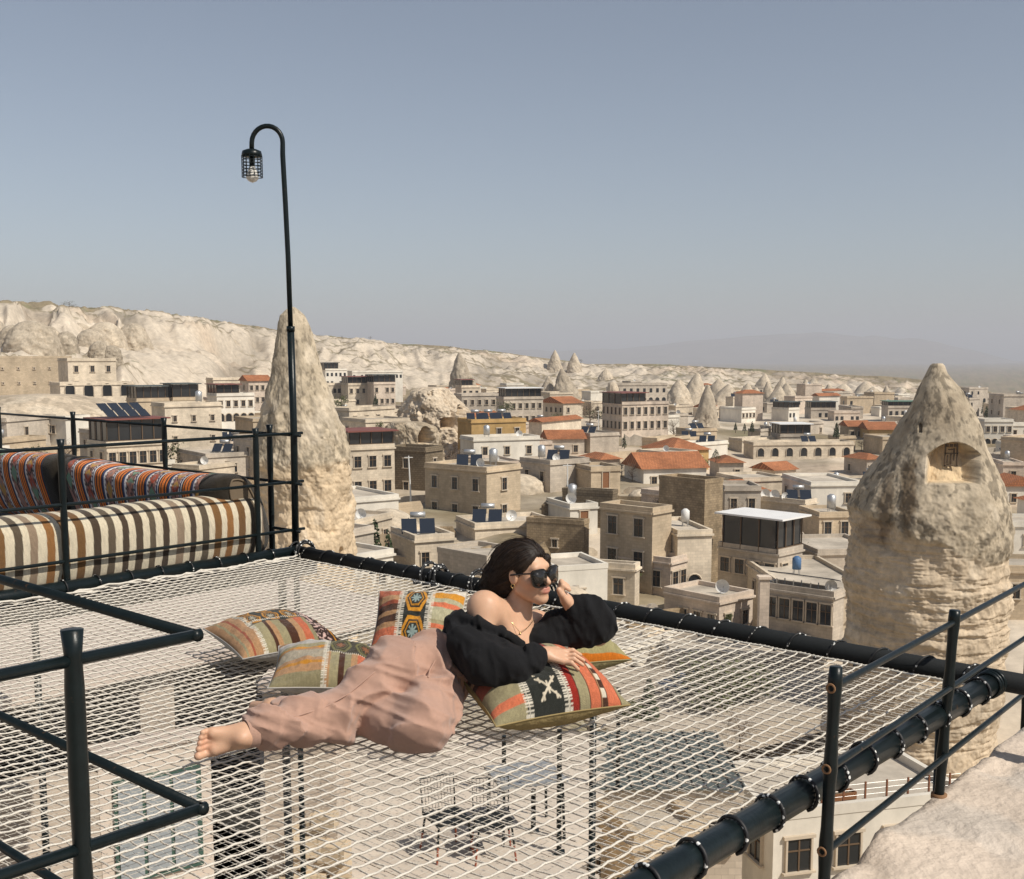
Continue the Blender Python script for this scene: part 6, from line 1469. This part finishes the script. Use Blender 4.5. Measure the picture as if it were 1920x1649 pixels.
# street below
mb = MB(); pts = [gp(u, v, -22.3) for u, v in ((1000, 1330), (1160, 1385), (1420, 1370), (1700, 1300), (1700, 1262), (1420, 1272), (1160, 1260), (1000, 1250))]
mb.prism([(p[0], p[1]) for p in pts], -23.5, -21.9); tag(mb.build('street', mat('street_dust', (.42, .36, .29), rough=.95, var=.18, scale=.4)), kind='structure')
def car(loc, rz, label):
    T = thing('parked_car', label, 'car', loc, rz)
    M_p, _n, _b = new_mat('car_paint_blue'); _b.inputs['Base Color'].default_value = (.025, .04, .075, 1); _b.inputs['Roughness'].default_value = .25; _b.inputs['Coat Weight'].default_value = .6
    prof = [(-2.1, .35), (-2.12, .75), (-1.9, .92), (-1.3, .98), (-.75, 1.42), (.75, 1.45), (1.5, 1.02), (2.0, .92), (2.12, .7), (2.08, .35)]
    V = [(x, y * (.86 if z < 1.1 else .68), z) for y in (-1, 1) for x, z in prof]; n = len(prof)
    mb = MB(); mb.add(V, [tuple(range(n)), tuple(range(2 * n - 1, n - 1, -1))] + [(i, i + n, (i + 1) % n + n, (i + 1) % n) for i in range(n)]); mb.build('body', M_p, T)
    for y in (-1, 1):
        mb = MB(); mb.add([(-1.05, .83 * y, 1.02), (1.15, .83 * y, 1.05), (.68, .715 * y, 1.38), (-.68, .715 * y, 1.36)], [(0, 1, 2, 3) if y < 0 else (3, 2, 1, 0)]); mb.build('side_window', M_glass, T)
    mb = MB(); mb.add([(1.44, -.75, 1.08), (1.44, .75, 1.08), (.83, .62, 1.43), (.83, -.62, 1.43)], [(0, 1, 2, 3)]); mb.build('rear_window', M_glass, T)
    mb = MB(); mb.add([(-1.27, -.75, 1.02), (-1.27, .75, 1.02), (-.80, .62, 1.41), (-.80, -.62, 1.41)], [(3, 2, 1, 0)]); mb.build('windscreen', M_glass, T)
    for x in (-1.3, 1.3):
        for y in (-.8, .8):
            mb = MB(); mb.tube([(x, y - .1, .31), (x, y + .1, .31)], .31, n=18); wq = mb.build('wheel', M_pad, T, False); mb = MB(); mb.tube([(x, y - .105, .31), (x, y + .105, .31)], .17, n=12); mb.build('rim', M_steel, wq)
    for y in (-.6, .6): mb = MB(); mb.box((-2.08, y, .72), (.1, .3, .14)); mb.build('headlight', M_dish, T)
car(tuple(gp(1292, 1302, -21.88)), .25, 'dark blue car parked in the street below the netting')
# ------------------------------------------------------------------ trees
M_bark = mat('bark', (.12, .085, .06), rough=.95, var=.3, scale=5)
M_leafs = [mat('foliage_dark', (.045, .065, .028), rough=.8, var=.45, scale=2.5), mat('foliage_olive', (.095, .105, .04), rough=.8, var=.4, scale=2.5), mat('bare_twigs', (.17, .125, .09), rough=.95, var=.3, scale=3)]
def tree(loc, h, w_, kind, label, group=None, n=900, seed=0):
    rs = np.random.RandomState(seed); T = thing('tree' if kind != 'bush' else 'shrub', label, 'tree' if kind != 'bush' else 'shrub', loc, 0, group)
    mb = MB(); mb.tube([(0, 0, -.5), (.03 * h, 0, h * .3), (0, .02 * h, h * .62), (0, 0, h * .9)], [.035 * h, .026 * h, .016 * h, .004 * h], n=7)
    tips = []
    for i in range(12):
        z0 = h * rs.uniform(.22, .75); a = rs.uniform(0, 6.28); L = w_ * .5 * rs.uniform(.6, 1.0) * (1.0 if kind != 'conifer' else (1.05 - z0 / h))
        e = (L * math.cos(a), L * math.sin(a), z0 + h * rs.uniform(.05, .28) * (1 if kind != 'conifer' else .2)); tips.append(e)
        mb.tube([(0, 0, z0), (e[0] * .5, e[1] * .5, z0 + (e[2] - z0) * .6), e], [.012 * h, .008 * h, .003 * h], n=5)
        if kind == 'bare':
            for j in range(9):
                f = rs.uniform(.3, 1); b = np.array([e[0] * f, e[1] * f, z0 + (e[2] - z0) * f]); mb.tube([b, b + rs.normal(0, .12, 3) * h * .7 + np.array([0, 0, .08 * h]), b + rs.normal(0, .12, 3) * h + np.array([0, 0, .16 * h])], [.004 * h, .003 * h, .0015 * h], n=4)
    mb.build('trunk', M_bark if kind != 'bare' else M_leafs[2], T)
    if kind == 'bare': n = n // 3
    cl = [(rs.normal(0, .3) * w_ * .5, rs.normal(0, .3) * w_ * .5, h * rs.uniform(.35, .9)) for _ in range(14)] + tips
    P = []; F_ = []
    for i in range(n):
        if kind == 'conifer':
            z = h * (1 - rs.rand() ** .6 * .92); r = w_ * .5 * (1 - z / h) ** .8 * (.55 + .45 * rs.rand()); a = rs.uniform(0, 6.28); c = np.array([r * math.cos(a), r * math.sin(a), z])
        else: c = np.array(cl[rs.randint(len(cl))]) + rs.normal(0, 1, 3) * np.array([w_, w_, h * .8]) * .10
        s = h * rs.uniform(.025, .055) * (.35 if kind == 'bare' else 1); d1 = rs.normal(0, 1, 3); d1 /= np.linalg.norm(d1); d2 = np.cross(d1, rs.normal(0, 1, 3)); d2 /= np.linalg.norm(d2) + 1e-6
        k = len(P); P += [c - d1 * s, c + d2 * s * .6, c + d1 * s, c - d2 * s * .6]; F_.append((k, k + 1, k + 2, k + 3))
    mk('crown', P, F_, M_leafs[{'conifer': 0, 'leafy': 1, 'bush': 1, 'bare': 2}[kind]], T)
def tree_px(u, vb, d, hpx, wpx, kind, label, group=None, n=900, seed=0, z=None):
    b = pw(u, vb, d); x, y = b[0], b[1]; tree((x, y, b[2]), hpx * d / F_PX, wpx * d / F_PX, kind, label, group, n, seed)
for i, (u, vb, d, hp, wp, kd, lb) in enumerate([
        (1216, 1352, 72, 88, 46, 'conifer', 'narrow young cypress beside the street under the netting'), (1185, 1362, 71, 50, 34, 'leafy', 'small round shrub tree next to the young cypress'),
        (1345, 1355, 74, 130, 120, 'leafy', 'larger leafy tree in the yard right of the parked car'), (1400, 1335, 76, 105, 95, 'leafy', 'second leafy tree joined to the larger yard tree'),
        (1385, 1410, 60, 70, 60, 'bare', 'dry pale branches beside the white roof terrace'),
        (1105, 800, 240, 46, 60, 'bare', 'bare brown tree left of the pink hotel'), (1122, 796, 262, 30, 40, 'leafy', 'green tree beside the pink hotel'),
        (1410, 812, 260, 22, 12, 'conifer', 'dark conifer in the far town'), (1396, 810, 262, 16, 10, 'conifer', 'dark conifer in the far town'), (1379, 808, 262, 16, 9, 'conifer', 'dark conifer in the far town'),
        (1568, 822, 235, 30, 16, 'conifer', 'tall dark conifer beside the small orange roofs'), (1874, 852, 230, 20, 18, 'conifer', 'dark conifer right of the broad chimney'),
        (640, 772, 280, 30, 24, 'leafy', 'green tree beside the slender chimney'), (704, 765, 285, 26, 12, 'conifer', 'cypress before the arched doorway house'), (944, 782, 262, 28, 34, 'leafy', 'olive tree below the grey stone hotel'),
        (880, 722, 420, 14, 22, 'bush', 'scrub patch beside the grey tuff cone'), (712, 816, 185, 26, 18, 'leafy', 'small tree behind the dark glazed top floor'), (1365, 1172, 92, 20, 16, 'leafy', 'potted greenery on the cluttered roof terrace'),
        (38, 590, 640, 16, 18, 'leafy', 'dark round tree on the hilltop'), (14, 590, 650, 10, 30, 'leafy', 'low dark grove on the hilltop'), (1342, 862, 180, 20, 22, 'conifer', 'small fir before the orange hip roof')]):
    tree_px(u, vb, d, hp, wp, kd, lb, 'conifers in the far town' if lb.startswith('dark conifer in the far') else None, 500 if d > 150 else 1500, i)
# low rubble walls and rock mounds between the houses
M_rub = [M_W['brown'], M_W['tan'], M_W['cream'], M_W['grey']]
n_w = 0
for i in range(4000):
    if n_w >= 85: break
    d = math.exp(RS.uniform(math.log(84), math.log(240))); u = RS.uniform(560, 1600) if d < 150 else RS.uniform(-50, 1930); x, y = (u - 960) / F_PX * d, d
    z, tt = terr(x, y)[:2]; z = float(z); H = RS.uniform(1.0, 2.4); L_ = RS.uniform(4, 13); az_ = RS.uniform(-.5, 1.3)
    if float(tt) > .1 or any(math.hypot(x - fx, y - fy) < fr * .55 for fx, fy, fr in FOOT): continue
    vt_ = 668 + (EYE - z - H) / d * F_PX; hp = L_ / d * F_PX * .4
    if any(hl < u + hp and hr > u - hp and d < hd and vt_ < hb - 14 for hl, hr, ht, hb, hd in HEROES): continue
    n_w += 1; n = 14; top = H * (1 - .35 * RS.rand(n + 1) * (RS.rand() > .4)); top[0] *= .6; top[-1] *= .45; th_ = .5
    xs = np.linspace(-L_ / 2, L_ / 2, n + 1); V = []; F_ = []; uv = []
    for k in range(n + 1):
        w_j = RS.uniform(-.06, .06)
        V += [(xs[k], -th_ / 2 + w_j, -1.5), (xs[k], -th_ / 2 + w_j, top[k]), (xs[k], th_ / 2 + w_j, top[k] * .96), (xs[k], th_ / 2 + w_j, -1.5)]
    for k in range(n):
        a = 4 * k; b = a + 4
        for p, q in ((0, 1), (1, 2), (2, 3)):
            F_.append((a + p, b + p, b + q, a + q)); uv.append([(V[j][0], V[j][2] + V[j][1]) for j in F_[-1]])
    F_.append((0, 1, 2, 3)); uv.append([(0, 0)] * 4); F_.append((4 * n + 3, 4 * n + 2, 4 * n + 1, 4 * n)); uv.append([(0, 0)] * 4)
    mb = MB(); mb.add(V, F_, uv); kk_ = RS.randint(4); o = mb.build('stone_wall', M_rub[kk_]); o.location = (x, y, z); o.rotation_euler = (0, 0, az_)
    tag(o, 'low broken ' + ['brown', 'tan', 'cream', 'grey'][kk_] + ' stone wall between town houses', 'wall', 'low stone walls of the town')
for i in range(1500):
    if i > 400: break
    d = RS.uniform(86, 165); u = RS.uniform(660, 1560); x, y = (u - 960) / F_PX * d, d
    if any(math.hypot(x - fx, y - fy) < fr * .8 + 2 for fx, fy, fr in FOOT): continue
    z = float(terr(x, y)[0]); H = RS.uniform(1.2, 3.0); vt_ = 668 + (EYE - z - H) / d * F_PX; vb_ = vt_ + H / d * F_PX; wp = H * RS.uniform(2.0, 3.6) / d * F_PX
    if any(hl < u + wp / 2 and hr > u - wp / 2 and d < hd and vt_ < hb - 10 for hl, hr, ht, hb, hd in HEROES): continue
    FOOT.append((x, y, wp * d / F_PX * .5)); o = cone(u, vt_, vb_, wp, d, 'pale bedrock mound between the near town houses', 'bedrock mounds of the town', 'dome', seed=200 + i, n=(28, 20), skew=RS.uniform(-.4, .4), tone=RS.uniform(.85, 1.1)); o.name = 'rock_mound'; o['category'] = 'rock'
    if sum(1 for q in bpy.data.objects if q.name.startswith('rock_mound')) > 16: break
n_t = 0
for i in range(2500):                                   # small trees between the houses
    d = math.exp(RS.uniform(math.log(95), math.log(480))); u = RS.uniform(0, 1920); x, y = (u - 960) / F_PX * d, d
    if n_t >= 90: break
    if d < 140 and (u < 680 or u > 1560): continue
    if i % 3 == 0: d = RS.uniform(90, 170); u = RS.uniform(690, 1550); x, y = (u - 960) / F_PX * d, d
    z, tt = terr(x, y)[:2]; h_ = RS.uniform(2.2, 4.8)
    if float(tt) > .12 or any(math.hypot(x - fx, y - fy) < fr * .75 for fx, fy, fr in FOOT): continue
    vt_ = 668 + (EYE - float(z) - h_) / d * F_PX
    if any(hl < u < hr and d < hd and vt_ < hb - 6 for hl, hr, ht, hb, hd in HEROES): continue
    kd = ['leafy', 'bare', 'conifer', 'bare'][RS.randint(4)]; n_t += 1
    tree((x, y, float(z)), h_, h_ * (RS.uniform(.6, 1.0) if kd != 'conifer' else .4), kd, {'leafy': 'small olive-green tree between town houses', 'bare': 'small leafless tree between town houses', 'conifer': 'small dark conifer between town houses'}[kd], 'small trees between town houses', 260, 300 + i)
for i in range(100):                                     # scrub along the ridge
    u = RS.uniform(20, 1700); dd = float(np.interp(u, PXK, CRD)) * RS.uniform(.80, .995); x, y = math.tan(math.atan((u - 960) / F_PX)) * dd * math.cos(math.atan((u - 960) / F_PX)), dd * math.cos(math.atan((u - 960) / F_PX))
    z = float(terr(x, y)[0]); tree((x, y, z - .2), RS.uniform(1.5, 3.2), RS.uniform(2.5, 5), 'bush', 'low dark scrub bush on the ridge', 'scrub on the ridge', 90, 100 + i)
hh = house('house', 'small white house on the hilltop above the cliffs', 48, 52, 76, 584, 640, 'white', 592, win=(3, 0), rel=5, base=float(terr(*(pw(60, 590, 640)[:2]))[0]) - 1)
# ------------------------------------------------------------------ haze
hz = MB(); hz.box((0, 0, 60), (34000, 34000, 500)); hz_o = hz.build('haze', []); tag(hz_o, kind='stuff')
m = bpy.data.materials.new('haze'); m.use_nodes = True; n = m.node_tree; n.nodes.clear()
o_ = n.nodes.new('ShaderNodeOutputMaterial'); v_ = n.nodes.new('ShaderNodeVolumePrincipled'); v_.inputs['Density'].default_value = 0.00017; v_.inputs['Color'].default_value = (.93, .94, 1.0, 1); v_.inputs['Anisotropy'].default_value = 0.0
n.links.new(v_.outputs[0], o_.inputs['Volume']); hz_o.data.materials.clear(); hz_o.data.materials.append(m)
for o in bpy.data.objects:
    for q in ('_dims', '_x'):
        if q in o: del o[q]
